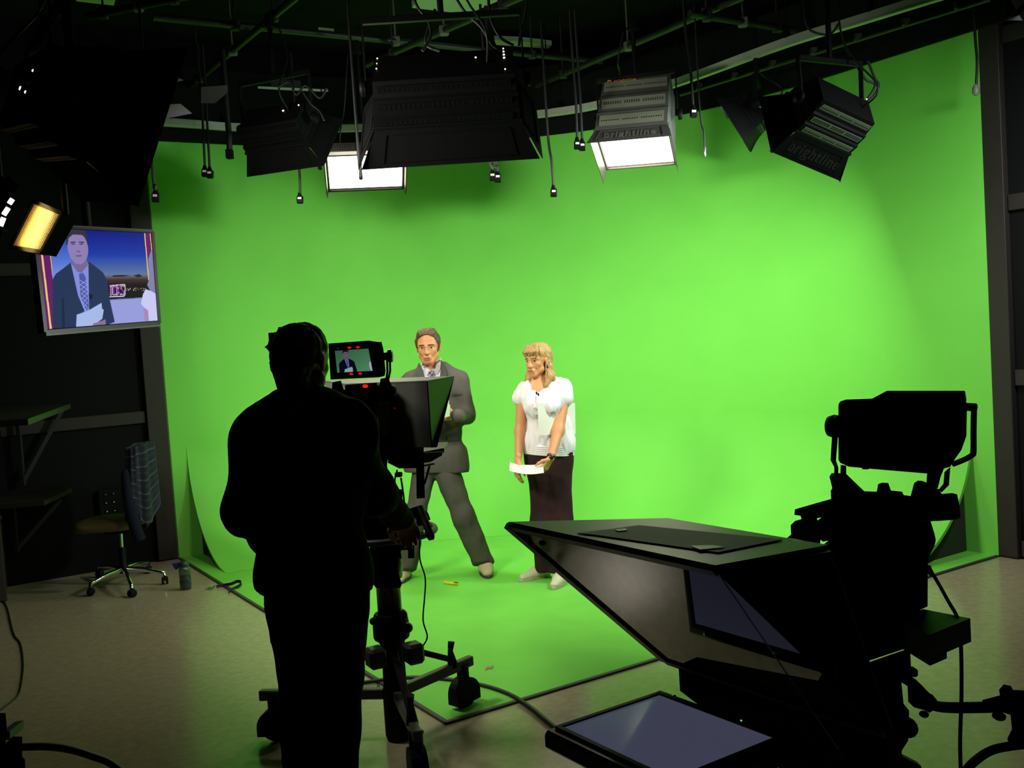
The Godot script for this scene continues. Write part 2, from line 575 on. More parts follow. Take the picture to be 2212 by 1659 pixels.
		g.box(Vector3(ctop.x, ptop, ctop.z), Vector3(0.05, 0.09, 0.07), Basis(), 0.008)
		g.tube([Vector3(ctop.x - 0.05, ptop - 0.03, ctop.z), Vector3(ctop.x + 0.05, ptop - 0.03, ctop.z)], 0.008, 8)
		part("hanger", g, M.black, t)
		# mains lead looping from housing to the grid
		g = G.new(p)
		var st0: Vector3 = q.call(w * 0.3, 0.0, dep)
		g.tube(curve([st0, st0 + back * 0.12 + upv * 0.05, ctop + ha * 0.12 + upv * 0.12, Vector3(ctop.x, ptop - 0.05, ctop.z) + ha * 0.07]), 0.006, 6)
		part("mains_lead", g, M.cable, t)
	# pinholes in the back through which the tubes show
	if s.has("sparks"):
		for k in s.sparks:
			g = G.new(p)
			g.lathe([Vector2(0, -0.002), Vector2(k[2], -0.002), Vector2(k[2] * 0.7, 0.003), Vector2(0, 0.004)], q.call(k[0], k[1], k[3] if k.size() > 3 else dep + 0.001), back if k.size() < 5 else k[4], 8)
			part("light_leak", g, glow(Color(1.0, 0.97, 0.9), 3.0), t)
	return t

func part_logo(t: Node3D, at: Vector3, rt: Vector3, up: Vector3, back: Vector3, w: float) -> MeshInstance3D:
	# orange roundel and name on the sloping side of the housing
	var slope := (back - up * 0.32).normalized()
	var nrm := (up + back * 0.32).normalized()
	var orange := mat(Color(0.85, 0.55, 0.10), 0.5)
	var g := G.new(at)
	g.lathe([Vector2(0.0, 0.0), Vector2(0.017, 0.0), Vector2(0.017, 0.002), Vector2(0.0, 0.002)], at + nrm * 0.016, nrm, 14)
	var o := part("emblem", g, orange, t, "orange round emblem")
	text_on(t, "brightline", at - rt * w * 0.22 + nrm * 0.016, Basis(-rt, slope, nrm), 0.034, 0.002, orange)
	return o

func text_on(parent: Node3D, txt: String, at: Vector3, bs: Basis, size: float, depth: float, m: Material, mono := false) -> MeshInstance3D:
	var tm := TextMesh.new()
	var f := SystemFont.new()
	f.font_names = PackedStringArray(["Droid Sans"])
	f.font_weight = 700
	tm.font = f
	tm.text = txt
	tm.font_size = 32
	tm.pixel_size = size / 32.0
	tm.depth = depth
	var o := MeshInstance3D.new()
	o.mesh = tm
	o.material_override = m
	o.name = "lettering"
	parent.add_child(o, true)
	o.transform = Transform3D(bs.orthonormalized(), at - wpos(parent))
	return o

func build_lights() -> void:
	var warm := Color(1.0, 0.955, 0.86)
	var cool := Color(0.93, 1.0, 0.97)
	# K: the big key light that hangs in the middle with its back to the room
	softlight("soft_light", "big black soft light hanging at centre, turned to the presenters, with pinholes of light", px(966, 222, 5.0), Vector3(-0.25, 0.9, -7.0),
		{"w": 0.72, "h": 0.40, "dep": 0.21, "flap": 0.19, "flap_bottom": 0.19, "strip": M.black, "energy": 1.4, "color": warm, "yoke_h": 0.33, "mat": M.black,
		"doors": {"bottom": 18.0, "top": 12.0, "left": 30.0, "right": 30.0},
		"sparks": [[-0.33, 0.10, 0.004], [-0.33, 0.05, 0.003], [-0.33, 0.0, 0.004], [0.30, 0.12, 0.004], [0.30, 0.09, 0.005], [0.30, 0.06, 0.006], [0.30, 0.03, 0.006], [0.16, 0.05, 0.005], [0.30, -0.08, 0.004]]})
	# second light left of it, washes the left run of the cyclorama
	softlight("soft_light", "small black soft light with its back to the room, beside the big one", px(612, 288, 6.6), uv(2.6, 4.1, 1.0),
		{"w": 0.48, "h": 0.30, "dep": 0.16, "flap": 0.15, "strip": M.black, "energy": 2.0, "color": warm, "doors": {"bottom": 20.0, "top": -8.0, "left": -28.0, "right": 30.0},
		"sparks": [[0.09, 0.02, 0.008], [0.2, 0.05, 0.006]]})
	# upper left, near the camera
	softlight("soft_light", "big black soft light in the dark corner above the wall screen, light leaking", px(172, 240, 4.3), uv(4.1, 1.3, 1.0),
		{"w": 0.80, "h": 0.46, "dep": 0.24, "flap": 0.24, "mat": mat(Color(0.02, 0.02, 0.02), 0.95, 0.0, 0.05), "strip": M.black_matte, "energy": 9.5, "color": Color(0.98, 1.0, 0.93), "roll": 10.0, "doors": {"bottom": 25.0, "top": -6.0, "left": 12.0, "right": 25.0},
		"sparks": [[-0.02, 0.0, 0.010], [0.16, -0.03, 0.007], [0.18, 0.06, 0.006]]})
	# lit backlights seen from the front
	softlight("soft_light", "white lit soft light facing the room behind the big black one", px(790, 372, 7.2), Vector3(-0.72, 0.2, -5.75),
		{"w": 0.55, "dep": 0.17, "flap": 0.15, "energy": 1.3, "face": 5.0, "color": warm, "flare": 0.05, "recess": 0.015, "h": 0.40, "flap_left": 0.05, "flap_right": 0.05, "doors": {"top": 60.0, "left": 10.0, "right": 10.0}})
	var lb := softlight("soft_light", "grey soft light lit white, maker's name pressed in its door", px(1374, 318, 7.0), Vector3(0.50, 0.2, -5.75),
		{"w": 0.50, "h": 0.46, "dep": 0.50, "flap": 0.14, "flare": 0.10, "recess": 0.015, "flap_left": 0.05, "flap_right": 0.10, "logo": true, "energy": 1.0, "face": 5.0, "color": warm, "roll": -4.0, "mat": M.housing, "strip": mat(Color(0.42, 0.42, 0.36), 0.4), "doors": {"top": 18.0, "right": 12.0, "left": 12.0},
		"door_mat": mat(Color(0.24, 0.23, 0.22), 0.45), "door_text": "brightline", "text_door": "top", "text_flip": -1.0})
	# D and E on the right
	softlight("soft_light", "black soft light hanging over the right end of the green wall, turned sideways", px(1768, 268, 5.9), Vector3(-0.3, 1.05, -9.0),
		{"w": 0.44, "h": 0.29, "dep": 0.22, "flap": 0.16, "energy": 9.6, "color": cool, "roll": 18.0, "mat": M.black, "strip": mat(Color(0.35, 0.36, 0.33), 0.5), "door_text": "brightline", "text_door": "bottom", "text_mat": mat(Color(0.10, 0.10, 0.10), 0.4),
		"doors": {"bottom": 20.0, "top": 0.0, "left": 22.0, "right": 22.0}, "sparks": [[0.2, 0.1, 0.004]]})
	softlight("soft_light", "small black soft light close under the track with a dangling plug", px(1618, 250, 7.2), uv(1.2, 4.2, 1.2),
		{"w": 0.34, "h": 0.26, "dep": 0.15, "flap": 0.13, "energy": 0.4, "color": cool, "doors": {"bottom": 20.0, "top": -5.0, "left": 25.0, "right": 25.0}, "yoke_h": 0.2})
	# beyond the right edge of the picture: pale wash along the right run of the wall
	softlight("soft_light", "black soft light out of view by the right wall post", Vector3(2.95, 3.05, -4.75), uv(4.1, 2.0, 0.9),
		{"w": 0.55, "h": 0.36, "dep": 0.2, "flap": 0.17, "energy": 5.0, "color": Color(0.95, 1.0, 1.0), "flap_top": 0.2, "doors": {"bottom": 8.0, "top": -8.0, "left": 10.0, "right": 30.0}})
	# left edge: warm honeycomb panel and a slit of light
	build_honeycomb()

func build_honeycomb() -> void:
	var c := [px(78, 437, 4.85), px(140, 463, 4.65), px(95, 546, 4.7), px(27, 536, 4.9)]
	var mid: Vector3 = (c[0] + c[1] + c[2] + c[3]) / 4.0
	var t := thing("soft_light", "warm yellow honeycomb light panel in front of the wall screen", "studio light", mid)
	var n: Vector3 = (c[1] - c[0]).cross(c[3] - c[0]).normalized()
	if n.dot(EYE - mid) < 0.0: n = -n
	var g := G.new(mid)
	g.slab([c[0] - n * 0.004, c[1] - n * 0.004, c[2] - n * 0.004, c[3] - n * 0.004], -n * 0.008)
	var im := Image.create(64, 64, false, Image.FORMAT_RGB8)
	var gm := glow(Color(1.0, 0.89, 0.62), 0.62, Color(0.5, 0.45, 0.3))
	part("diffuser", g, gm, t)
	# honeycomb louvre: thin slats across the face
	g = G.new(mid)
	for i in range(1, 30):
		var f := i / 30.0
		g.bar(c[0].lerp(c[3], f) + n * 0.004, c[1].lerp(c[2], f) + n * 0.004, 0.0022, 0.012, n)
	for i in range(1, 18):
		var f := i / 18.0
		g.bar(c[0].lerp(c[1], f) + n * 0.004, c[3].lerp(c[2], f) + n * 0.004, 0.0022, 0.012, n)
	var lv := part("louvre", g, mat(Color(0.80, 0.72, 0.50), 0.4), t)
	lv.set_meta("kind", "stuff")
	g = G.new(mid)
	for i in 4:
		var a: Vector3 = c[i]; var b: Vector3 = c[(i + 1) % 4]
		g.bar(a + n * 0.004, b + n * 0.004, 0.020, 0.03, n)
	part("rim", g, M.black, t)
	g = G.new(mid)
	g.slab([c[0] - n * 0.012, c[1] - n * 0.012, c[2] - n * 0.012, c[3] - n * 0.012], -n * 0.05)
	part("housing", g, M.black, t)
	g = G.new(mid)
	var top: Vector3 = (c[0] + c[1]) / 2 - n * 0.08
	g.tube([top, Vector3(top.x, 3.86, top.z)], 0.016)
	part("hanger", g, M.black, t)
	var a := AreaLight3D.new()
	t.add_child(a)
	a.name = "lamp_glow"
	a.area_size = Vector2(0.16, 0.26)
	a.light_color = Color(1.0, 0.84, 0.5)
	a.light_energy = 0.15
	a.area_range = 30.0
	a.shadow_enabled = true
	var yv: Vector3 = (c[0] - c[3]).normalized()
	var xv := yv.cross(n).normalized()
	a.transform = Transform3D(Basis(xv, n.cross(xv).normalized(), n), n * 0.03)
	# lamp cut by the left edge of the picture: a row of tubes behind a dark baffle
	var p0 := px(14, 455, 4.6)
	t = thing("tube_light", "row of bare white tubes glaring between dark baffles at the left edge", "studio light", p0)
	g = G.new(p0); trace(g, [[24, 425], [40, 400], [20, 380], [-90, 420], [-90, 540], [0, 520]], 4.68, 0.2); part("housing", g, M.black, t)
	for k in [[20, 440, 27, 430], [8, 464, 18, 449], [1, 488, 8, 470]]:
		g = G.new(p0)
		g.tube([px(k[0], k[1], 4.6), px(k[2], k[3], 4.6)], 0.012, 8)
		part("tube", g, glow(Color(1.0, 0.95, 0.98), 2.0), t)
	g = G.new(p0)
	g.tube([px(0, 395, 4.75), Vector3(px(0, 395, 4.75).x, 3.86, px(0, 395, 4.75).z)], 0.016); part("hanger", g, M.black, t)

# ---------------------------------------------------------------- lighting grid, track, cables above
func build_grid() -> void:
	var g: G
	# curtain track bent round in front of the cyclorama
	var tp := []
	for p in [[300, 259], [420, 267], [515, 274], [700, 277], [930, 268], [1125, 250], [1270, 230], [1400, 196], [1490, 167], [1700, 90], [1850, 44], [2000, -3], [2120, -40]]:
		tp.append(flo(p[0], p[1], 3.62))
	tp = curve(tp, 5)
	var t := thing("curtain_track", "grey metal curtain track bent round above the green wall", "track", tp[0])
	g = G.new(tp[0])
	for i in tp.size() - 1: g.bar(tp[i], tp[i + 1], 0.028, 0.056)
	part("rail", g, mat(Color(0.68, 0.68, 0.62), 0.4), t)
	g = G.new(tp[0])
	for i in tp.size() - 1: g.bar(tp[i] + Vector3(0, -0.032, 0), tp[i + 1] + Vector3(0, -0.032, 0), 0.044, 0.008)
	part("flange", g, mat(Color(0.74, 0.74, 0.68), 0.4), t)
	for i in range(3, tp.size(), 6):
		g = G.new(tp[0])
		g.box(tp[i] + Vector3(0, 0.06, 0), Vector3(0.04, 0.07, 0.04), Basis(), 0.005)
		g.tube([tp[i] + Vector3(0, 0.09, 0), Vector3(tp[i].x, 4.385, tp[i].z)], 0.006, 6)
		part("hanger", g, M.black, t)
	# pipes of the grid
	var pl := [
		[[400, 195], [650, -15], 3.95, "dark grid pipe running up from the dark corner to the ceiling"],
		[[330, 37], [1300, 133], 4.02, "long dark grid pipe crossing above the centre lights"],
		[[1160, 185], [1640, -22], 3.90, "dark grid pipe slanting up behind the grey lit lamp"],
		[[1150, -18], [790, 140], 3.92, "dark grid pipe slanting above the big centre light"],
		[[1490, 29], [1720, 66], 3.82, "short dark grid pipe joining the slanted one near the track"],
		[[190, 36], [420, -12], 4.05, "dark grid pipe over the corner light"]]
	for p in pl:
		var a := flo(p[0][0], p[0][1], p[2])
		var b := flo(p[1][0], p[1][1], p[2])
		t = thing("grid_pipe", p[3], "pipe", a, "pipes of the lighting grid")
		g = G.new(a); g.tube([a, b], 0.026, 12); part("pipe", g, mat(Color(0.13, 0.13, 0.125), 0.45), t)
		for k in 3:
			var c: Vector3 = a.lerp(b, 0.15 + 0.33 * k)
			g = G.new(a)
			g.box(c, Vector3(0.07, 0.075, 0.05), Basis(), 0.01)
			g.tube([c, Vector3(c.x, 4.385, c.z)], 0.008, 6)
			part("clamp", g, M.dark_grey if k != 1 else mat(Color(0.40, 0.40, 0.36), 0.4), t)
	# second, thinner rail below the track on the right, with brackets
	var r0 := flo(1470, 205, 3.55); var r1 := flo(2140, -2, 3.55)
	t = thing("grid_pipe", "thin dark rail under the track at the right", "pipe", r0, "pipes of the lighting grid")
	g = G.new(r0); g.tube([r0, r1], 0.014, 8); part("pipe", g, mat(Color(0.2, 0.2, 0.18), 0.4, 0.3), t)
	for k in 7:
		g = G.new(r0); var c: Vector3 = r0.lerp(r1, 0.08 + 0.14 * k)
		g.box(c + Vector3(0, 0.02, 0), Vector3(0.05, 0.05, 0.05), Basis(), 0.006); part("clamp", g, M.dark_grey, t)
	# pale panels on the ceiling
	var white := mat(Color(0.80, 0.80, 0.76), 0.6)
	for c in [[[[890, 17], [905, -6], [1095, -6], [1010, 31]], 4.30, "pale ceiling panel over the big centre light", 0.05],
			[[[1068, 87], [1122, 89], [1192, 97], [1184, 105], [1072, 97]], 4.30, "narrow pale ceiling strip right of the big centre light", 0.04],
			[[[160, -4], [250, -4], [246, 12], [166, 3]], 4.30, "pale ceiling panel over the dark corner", 0.05],
			[[[688, 67], [722, 70], [720, 79], [690, 75]], 4.2, "small pale plate on the ceiling by the long pipe", 0.03]]:
		var pts := []
		for p in c[0]: pts.append(flo(p[0], p[1], c[1]))
		g = G.new(pts[0]); g.slab(pts, Vector3(0, c[3], 0))
		tag(part("ceiling_panel", g, white), c[2], "panel", "pale panels on the ceiling")
	# ribbed grille and its box above the small light
	var hb := 3.98
	var q := [flo(493, 186, hb), flo(712, 197, hb), flo(712, 205, hb), flo(474, 214, hb)]
	t = thing("ceiling_grille", "ribbed pale grille under the ceiling above the small black light", "grille", q[0])
	for i in 9:
		var f0 := i / 9.0
		g = G.new(q[0])
		g.bar(q[0].lerp(q[3], f0 + 0.05), q[1].lerp(q[2], f0 + 0.05), 0.05, 0.02)
		part("slat", g, white, t)
	g = G.new(q[0]); g.slab([q[0] + Vector3(0, 0.02, 0), q[1] + Vector3(0, 0.02, 0), q[2] + Vector3(0, 0.02, 0), q[3] + Vector3(0, 0.02, 0)], Vector3(0, 0.06, 0)); part("back_plate", g, M.dark_grey, t)
	g = G.new(q[3])
	trace(g, [[434, 188], [492, 184], [492, 200], [464, 223], [434, 223]], px(465, 205, 1.0).distance_to(EYE) * 6.4, 0.25)
	tag(part("junction_box", g, mat(Color(0.45, 0.45, 0.42), 0.6)), "grey metal box beside the ribbed ceiling grille", "box")
	g = G.new(px(75, 200, 6.0)); trace(g, [[45, 190], [126, 188], [126, 206], [108, 212], [22, 210]], 6.0, 0.2)
	tag(part("junction_box", g, mat(Color(0.35, 0.35, 0.32), 0.6)), "grey metal box high in the dark corner", "box")
	g = G.new(px(420, 235, 5.4)); trace(g, [[130, 258], [330, 228], [390, 224], [415, 245], [330, 262], [150, 275]], 5.4, 0.12)
	tag(part("cable_tray", g, mat(Color(0.10, 0.10, 0.09), 0.7)), "dark cable tray ending over the corner light", "tray")
	# pigtails: hanging mains leads with plugs
	for k in [[432, 170, 443, 372, 7.0, 2], [492, 262, 496, 333, 7.2, 3], [330, 372, 337, 425, 6.0, 1], [645, 345, 648, 430, 7.4, 1], [1058, 330, 1064, 380, 6.6, 2], [1183, 285, 1196, 415, 7.0, 1],
			[1237, 130, 1247, 312, 6.8, 2], [1480, 60, 1498, 243, 6.4, 1], [1512, 240, 1523, 332, 6.9, 0], [2106, 70, 2108, 196, 6.2, 4], [774, 330, 779, 376, 5.8, 5]]:
		pigtail(k)
	# loose cables round the grid over the centre light
	var i := 0
	for k in [[[893, -5], [905, 20], [925, 45], [930, 80], [912, 110]], [[985, -5], [1000, 20], [1012, 33], [1040, 60], [1062, 95], [1090, 110]], [[1140, -5], [1132, 40], [1125, 70], [1121, 100]], [[940, 20], [925, 60], [920, 95], [950, 110]], [[1055, -5], [1060, 40], [1080, 80], [1110, 98]],
			[[600, 190], [625, 178], [640, 205], [660, 185], [690, 212], [705, 190]], [[655, 200], [672, 225], [690, 240], [700, 260]], [[1735, 0], [1745, 60], [1790, 75], [1812, 50]], [[1850, 140], [1870, 172], [1890, 182], [1880, 205], [1858, 232]], [[1875, 132], [1888, 165], [1898, 185], [1885, 210], [1862, 230]], [[1725, 177], [1718, 205], [1708, 247]]]:
		var pts := []
		var dd: float = [5.2, 5.1, 5.3, 5.25, 5.15, 6.3, 6.3, 6.5, 6.0, 6.0, 6.1][i]
		for p in k: pts.append(px(p[0], p[1], dd))
		g = G.new(pts[0]); g.tube(curve(pts, 5), 0.008, 6)
		tag(part("grid_cable", g, M.cable), ["black cable curving down past the left end of the pale ceiling panel", "black cable sagging from the pale ceiling panel onto the big light's yoke", "long black cable dropping to the right end of the big light's yoke", "black cable bunched over the middle of the big light", "black cable draped behind the big light's yoke", "tangled thin cable in front of the ribbed ceiling grille", "short cable trailing below the ribbed ceiling grille", "black cable looped over the track above the sideways light", "outer of two leads plugged in the back of the sideways light", "inner of two leads plugged in the back of the sideways light", "taut black lead between the track and the sideways light"][i], "cable", "loose cables of the lighting grid")
		i += 1

func pigtail(k: Array) -> void:
	var d: float = k[4]
	var end := px(k[2], k[3], d)
	var start := px(k[0], k[1], d)
	var names := {443: "twin black power leads with plug boxes hanging left of the small light", 337: "black power lead with a plug hanging beside the corner light's door", 648: "black power lead with a pale plug hanging below the small light", 1064: "twin black power leads with plugs hanging under the big centre light", 1196: "long single black power lead between the big light and the grey lamp", 1247: "twin black power leads with a white label left of the grey lit lamp", 1498: "black power lead with a plug box right of the grey lit lamp"}
	var t := thing("power_pigtail", names.get(int(k[2]), "") if names.has(int(k[2])) else ["thin bare connector lead hanging from the track at the right", "black power lead with a plug box hanging from the grid", "twin black power leads with plug boxes hanging from the grid", "short thick black drop box under the valance at the left", "rope with a grey weight hanging by the right wall post", "small dark plug dangling in front of the lit lamp"][k[5]], "cable", end, "leads hanging from the lighting grid")
	var n: int = 2 if k[5] == 2 else 1
	for i in n:
		var off: Vector3 = cam_b * Vector3(0.035 * i, -0.01 * i, 0.0)
		var g := G.new(end)
		g.tube(curve([start + Vector3(0, max(0.0, 3.9 - start.y), 0) + off, start + off, start.lerp(end, 0.5) + off * 0.9 + Vector3(0.006, 0, 0.01), end + off]), 0.022 if k[5] == 3 else (0.006 if k[5] == 0 else 0.009), 8)
		part("lead", g, M.cable, t)
		g = G.new(end)
		if k[5] == 0:
			g.lathe([Vector2(0.009, 0.05), Vector2(0.012, 0.03), Vector2(0.012, 0.0), Vector2(0.008, -0.02)], end, Vector3.UP, 10); part("connector", g, M.metal, t)
		elif k[5] == 4:
			g.lathe([Vector2(0.008, 0.04), Vector2(0.02, 0.02), Vector2(0.022, -0.015), Vector2(0.01, -0.03)], end, Vector3.UP, 10); part("weight", g, mat(Color(0.45, 0.42, 0.4), 0.5), t)
		elif k[5] == 5:
			g.lathe([Vector2(0.006, 0.02), Vector2(0.011, 0.0), Vector2(0.011, -0.03), Vector2(0.005, -0.034)], end, Vector3.UP, 8); part("plug", g, M.cable, t)
		elif k[5] == 3:
			g.box(end, Vector3(0.05, 0.07, 0.05), Basis(), 0.006); part("plug", g, M.black, t)
		else:
			g.box(end + off + Vector3(0, -0.005, 0), Vector3(0.046, 0.058, 0.034), cam_b, 0.006)
			g.lathe([Vector2(0.010, 0.05), Vector2(0.018, 0.022)], end + off, Vector3.UP, 8)
			part("plug", g, M.black, t)
			g = G.new(end); g.box(end + off + cam_b * Vector3(0, 0.004, 0.0185), Vector3(0.026, 0.014, 0.003), cam_b)
			part("label_tag", g, M.white, t, "small white label")

# ---------------------------------------------------------------- studio camera worked by the operator
func build_camera_one() -> void:
	var base := flo(862, 1595)
	var ax := Vector3.UP
	var at := func(y: float) -> Vector3: return base + ax * y
	var t := thing("studio_camera", "black studio camera on a wheeled pedestal with lit viewfinder, in front of its operator", "camera", base)
	var g: G
	# ---- pedestal
	g = G.new(base)
	g.lathe([Vector2(0.050, 0.0), Vector2(0.056, 0.02), Vector2(0.056, 0.20), Vector2(0.05, 0.24), Vector2(0.048, 0.40), Vector2(0.056, 0.42), Vector2(0.062, 0.44)], at.call(0.004), ax, 24)
	part("column_foot", g, M.black, t)
	g = G.new(base)
	g.lathe([Vector2(0.074, 0.44), Vector2(0.078, 0.45), Vector2(0.078, 0.50), Vector2(0.072, 0.54), Vector2(0.066, 0.55)], at.call(0.0), ax, 24)
	part("collar", g, M.black, t)
	g = G.new(base)
	g.lathe([Vector2(0.060, 0.54), Vector2(0.052, 0.56), Vector2(0.052, 0.70), Vector2(0.064, 0.70), Vector2(0.070, 0.76), Vector2(0.066, 0.84), Vector2(0.060, 0.86)], at.call(0.0), ax, 24)
	part("column", g, M.black_gloss, t)
	for k in [[881, 1356, 0.022], [806, 1342, 0.016], [870, 1328, 0.02]]:
		g = G.new(base); g.ball(px(k[0], k[1], 4.12), Vector3.ONE * k[2]); part("lock_knob", g, mat(Color(0.16, 0.02, 0.03), 0.4) if k[0] == 881 else M.black, t)
	g = G.new(base)
	trace(g, [[797, 1195], [790, 1200], [800, 1255], [812, 1270], [865, 1270], [868, 1262], [860, 1235], [858, 1205], [868, 1188], [882, 1188], [882, 1206], [895, 1206], [895, 1178], [868, 1170], [800, 1172]], 4.12, 0.12)
	part("column_head", g, M.black, t)
	# steering ring
	g = G.new(base)
	var ring := []
	var rc: Vector3 = at.call(0.895)
	for i in 33:
		var a := TAU * i / 32.0
		ring.append(rc + Vector3(cos(a) * 0.215, 0.0, sin(a) * 0.215))
	g.tube(ring, 0.014, 10)
	for i in 3:
		var a := TAU * i / 3.0 + 0.5
		g.tube([rc, rc + Vector3(cos(a), 0, sin(a)) * 0.21], 0.009, 8)
	part("steering_ring", g, M.dark_grey, t)
	# dolly: three arms with castors
	var feet := [flo(1005, 1528), flo(598, 1600), flo(905, 1692)]
	for i in 3:
		var f: Vector3 = feet[i]
		var d := (f - base); d.y = 0.0
		var dn := d.normalized()
		var side := dn.cross(Vector3.UP)
		g = G.new(base)
		g.bar(at.call(0.20) + dn * 0.05, f + Vector3(0, 0.205, 0) + dn * 0.06, 0.035, 0.045, Vector3.UP, 0.004)
		part("dolly_arm", g, mat(Color(0.30, 0.28, 0.25), 0.4), t)
		g = G.new(base)
		g.bar(at.call(0.385) + dn * 0.05, f + Vector3(0, 0.24, 0) - dn * 0.06, 0.026, 0.026, Vector3.UP, 0.003)
		part("brace", g, M.black, t)
		# castor: wheel, guard, fork, brake pedal
		g = G.new(base)
		g.lathe([Vector2(0.02, -0.02), Vector2(0.058, -0.02), Vector2(0.064, -0.012), Vector2(0.064, 0.012), Vector2(0.058, 0.02), Vector2(0.02, 0.02)], f + Vector3(0, 0.066, 0), side, 20)
		part("castor_wheel", g, M.rubber, t)
		g = G.new(base)
		var arch := []
		for k in 13:
			var a := PI * k / 12.0
			arch.append(f + Vector3(0, 0.07, 0) + dn * cos(a) * 0.074 + Vector3(0, sin(a) * 0.074, 0) - side * 0.032)
		arch.append(f + Vector3(0, 0.03, 0) - dn * 0.074 - side * 0.032)
		arch.append(f + Vector3(0, 0.03, 0) + dn * 0.074 - side * 0.032)
		g.slab(arch, side * 0.064)
		g.lathe([Vector2(0.028, 0.12), Vector2(0.028, 0.19), Vector2(0.034, 0.20)], f, Vector3.UP, 12)
		part("castor_guard", g, M.black, t)
		g = G.new(base)
		var fp := f + Vector3(0, 0.21, 0) - dn * 0.06
		g.tube([fp, fp + Vector3(0, 0.075, 0) - dn * 0.01, fp + Vector3(0, 0.115, 0)], [0.026, 0.012, 0.016], 10)
		part("brake_lever", g, M.black, t)
	for k in [[893, 1410], [812, 1420]]:
		g = G.new(base); g.box(px(k[0], k[1], 4.12), Vector3(0.075, 0.085, 0.08), Basis(Vector3.UP, 0.5), 0.012); part("dolly_bracket", g, M.dark_grey, t)
	# ---- pan head and handle
	g = G.new(base)
	trace(g, [[772, 1090], [790, 1065], [835, 1060], [868, 1085], [880, 1100], [905, 1092], [925, 1108], [930, 1122], [900, 1140], [885, 1160], [868, 1172], [800, 1172], [772, 1150]], 4.08, 0.16)
	part("pan_head", g, M.black, t)
	g = G.new(base)
	g.tube([px(906, 1098, 4.05), px(918, 1125, 4.0), px(931, 1160, 3.95), px(932, 1166, 3.95)], [0.018, 0.015, 0.016, 0.012], 12)
	part("pan_grip", g, M.black, t)
	g = G.new(base); g.tube([px(895, 1122, 4.05), px(892, 1135, 3.8), px(884, 1145, 3.52)], 0.012, 10); part("pan_bar", g, M.black, t)
	# ---- camera body
	g = G.new(base)
	trace(g, [[746, 852], [750, 838], [838, 830], [846, 862], [843, 960], [836, 1005], [845, 1060], [792, 1068], [770, 1000], [746, 905]], 4.06, 0.34)
	part("body", g, M.black, t)
	g = G.new(base)
	trace(g, [[816, 862], [842, 858], [845, 930], [826, 945], [818, 905]], 4.05, 0.012)
	part("side_cover", g, mat(Color(0.33, 0.34, 0.30), 0.4), t)
	g = G.new(base); g.tube(curve([px(806, 864, 4.03), px(812, 880, 4.02), px(818, 905, 4.02), px(817, 940, 4.02), px(819, 975, 4.02), px(830, 1010, 4.02), px(848, 1045, 4.02), px(862, 1080, 4.02)]), 0.005, 6); part("body_cable", g, mat(Color(0.42, 0.40, 0.33), 0.4), t)
	for k in [[[858, 1015], [853, 1040], [862, 1060], [872, 1092]], [[866, 1032], [870, 1058], [874, 1090]]]:
		var pp := []
		for p in k: pp.append(px(p[0], p[1], 4.05))
		g = G.new(base); g.tube(curve(pp), 0.004, 6); part("body_cable", g, M.cable, t)
	g = G.new(base); g.box(px(861, 1025, 4.05), Vector3(0.03, 0.02, 0.03), cam_b, 0.004); part("connector", g, M.black, t)
	g = G.new(base); g.box(px(863, 1072, 4.05), Vector3(0.022, 0.056, 0.03), cam_b, 0.004); part("connector", g, M.black, t)
	# ---- viewfinder
	var vd := 3.92
	var vf := Node3D.new(); vf.name = "viewfinder"; t.add_child(vf)
	vf.position = px(770, 778, vd) - base
	var vo := px(770, 778, vd)
	g = G.new(vo)
	trace(g, [[710, 742], [798, 736], [819, 739], [824, 738], [828, 753], [833, 801], [831, 812], [819, 815], [715, 820]], vd + 0.004, 0.11)
	part("case", g, M.black, vf)
	g = G.new(vo)
	trace(g, [[709, 742], [799, 735.5], [810, 812], [714, 820]], vd - 0.012, 0.014)
	part("bezel", g, M.black, vf)
	var sp := [px(723.4, 757.9, vd - 0.014), px(795.7, 753, vd - 0.014), px(804.7, 801, vd - 0.014), px(728.5, 805, vd - 0.014)]
	screen(vf, "screen", sp, viewfinder_image(), 0.45)
	for k in [[754.5, 751], [773, 750], [758.8, 807.8], [778, 806.8]]:
		g = G.new(vo); g.ball(px(k[0], k[1], vd - 0.013), Vector3(0.008, 0.0045, 0.003), cam_b, 6, 10)
		part("tally_lamp", g, glow(Color(1.0, 0.04, 0.10), 0.8), vf, "red tally lamp")
	g = G.new(vo); g.ball(px(730, 753, vd - 0.013), Vector3.ONE * 0.002, cam_b, 5, 6); part("power_lamp", g, glow(Color(0.25, 0.25, 1.0), 1.0), vf, "blue pilot lamp")
	g = G.new(vo); g.lathe([Vector2(0.0, 0.0), Vector2(0.016, 0.0), Vector2(0.016, 0.022), Vector2(0.024, 0.024), Vector2(0.027, 0.03), Vector2(0.024, 0.04), Vector2(0.0, 0.042)], px(826, 770, vd + 0.03), cam_b * Vector3(1, 0.05, 0.1), 18); part("tilt_knob", g, M.black_gloss, vf)
	g = G.new(vo)
	for k in [[[842, 778], [843, 800], [837, 830]], [[836, 775], [837, 802], [833, 832]]]:
		g.tube([px(k[0][0], k[0][1], vd), px(k[1][0], k[1][1], vd), px(k[2][0], k[2][1], vd)], 0.0045, 8)
	part("arm", g, M.black, vf)
	g = G.new(base)
	trace(g, [[718, 826], [736, 822], [742, 842], [820, 836], [823, 818], [838, 815], [846, 832], [848, 862], [838, 868], [742, 860], [722, 866], [708, 858], [707, 842], [717, 839]], 3.95, 0.09)
	part("viewfinder_yoke", g, M.black, t)
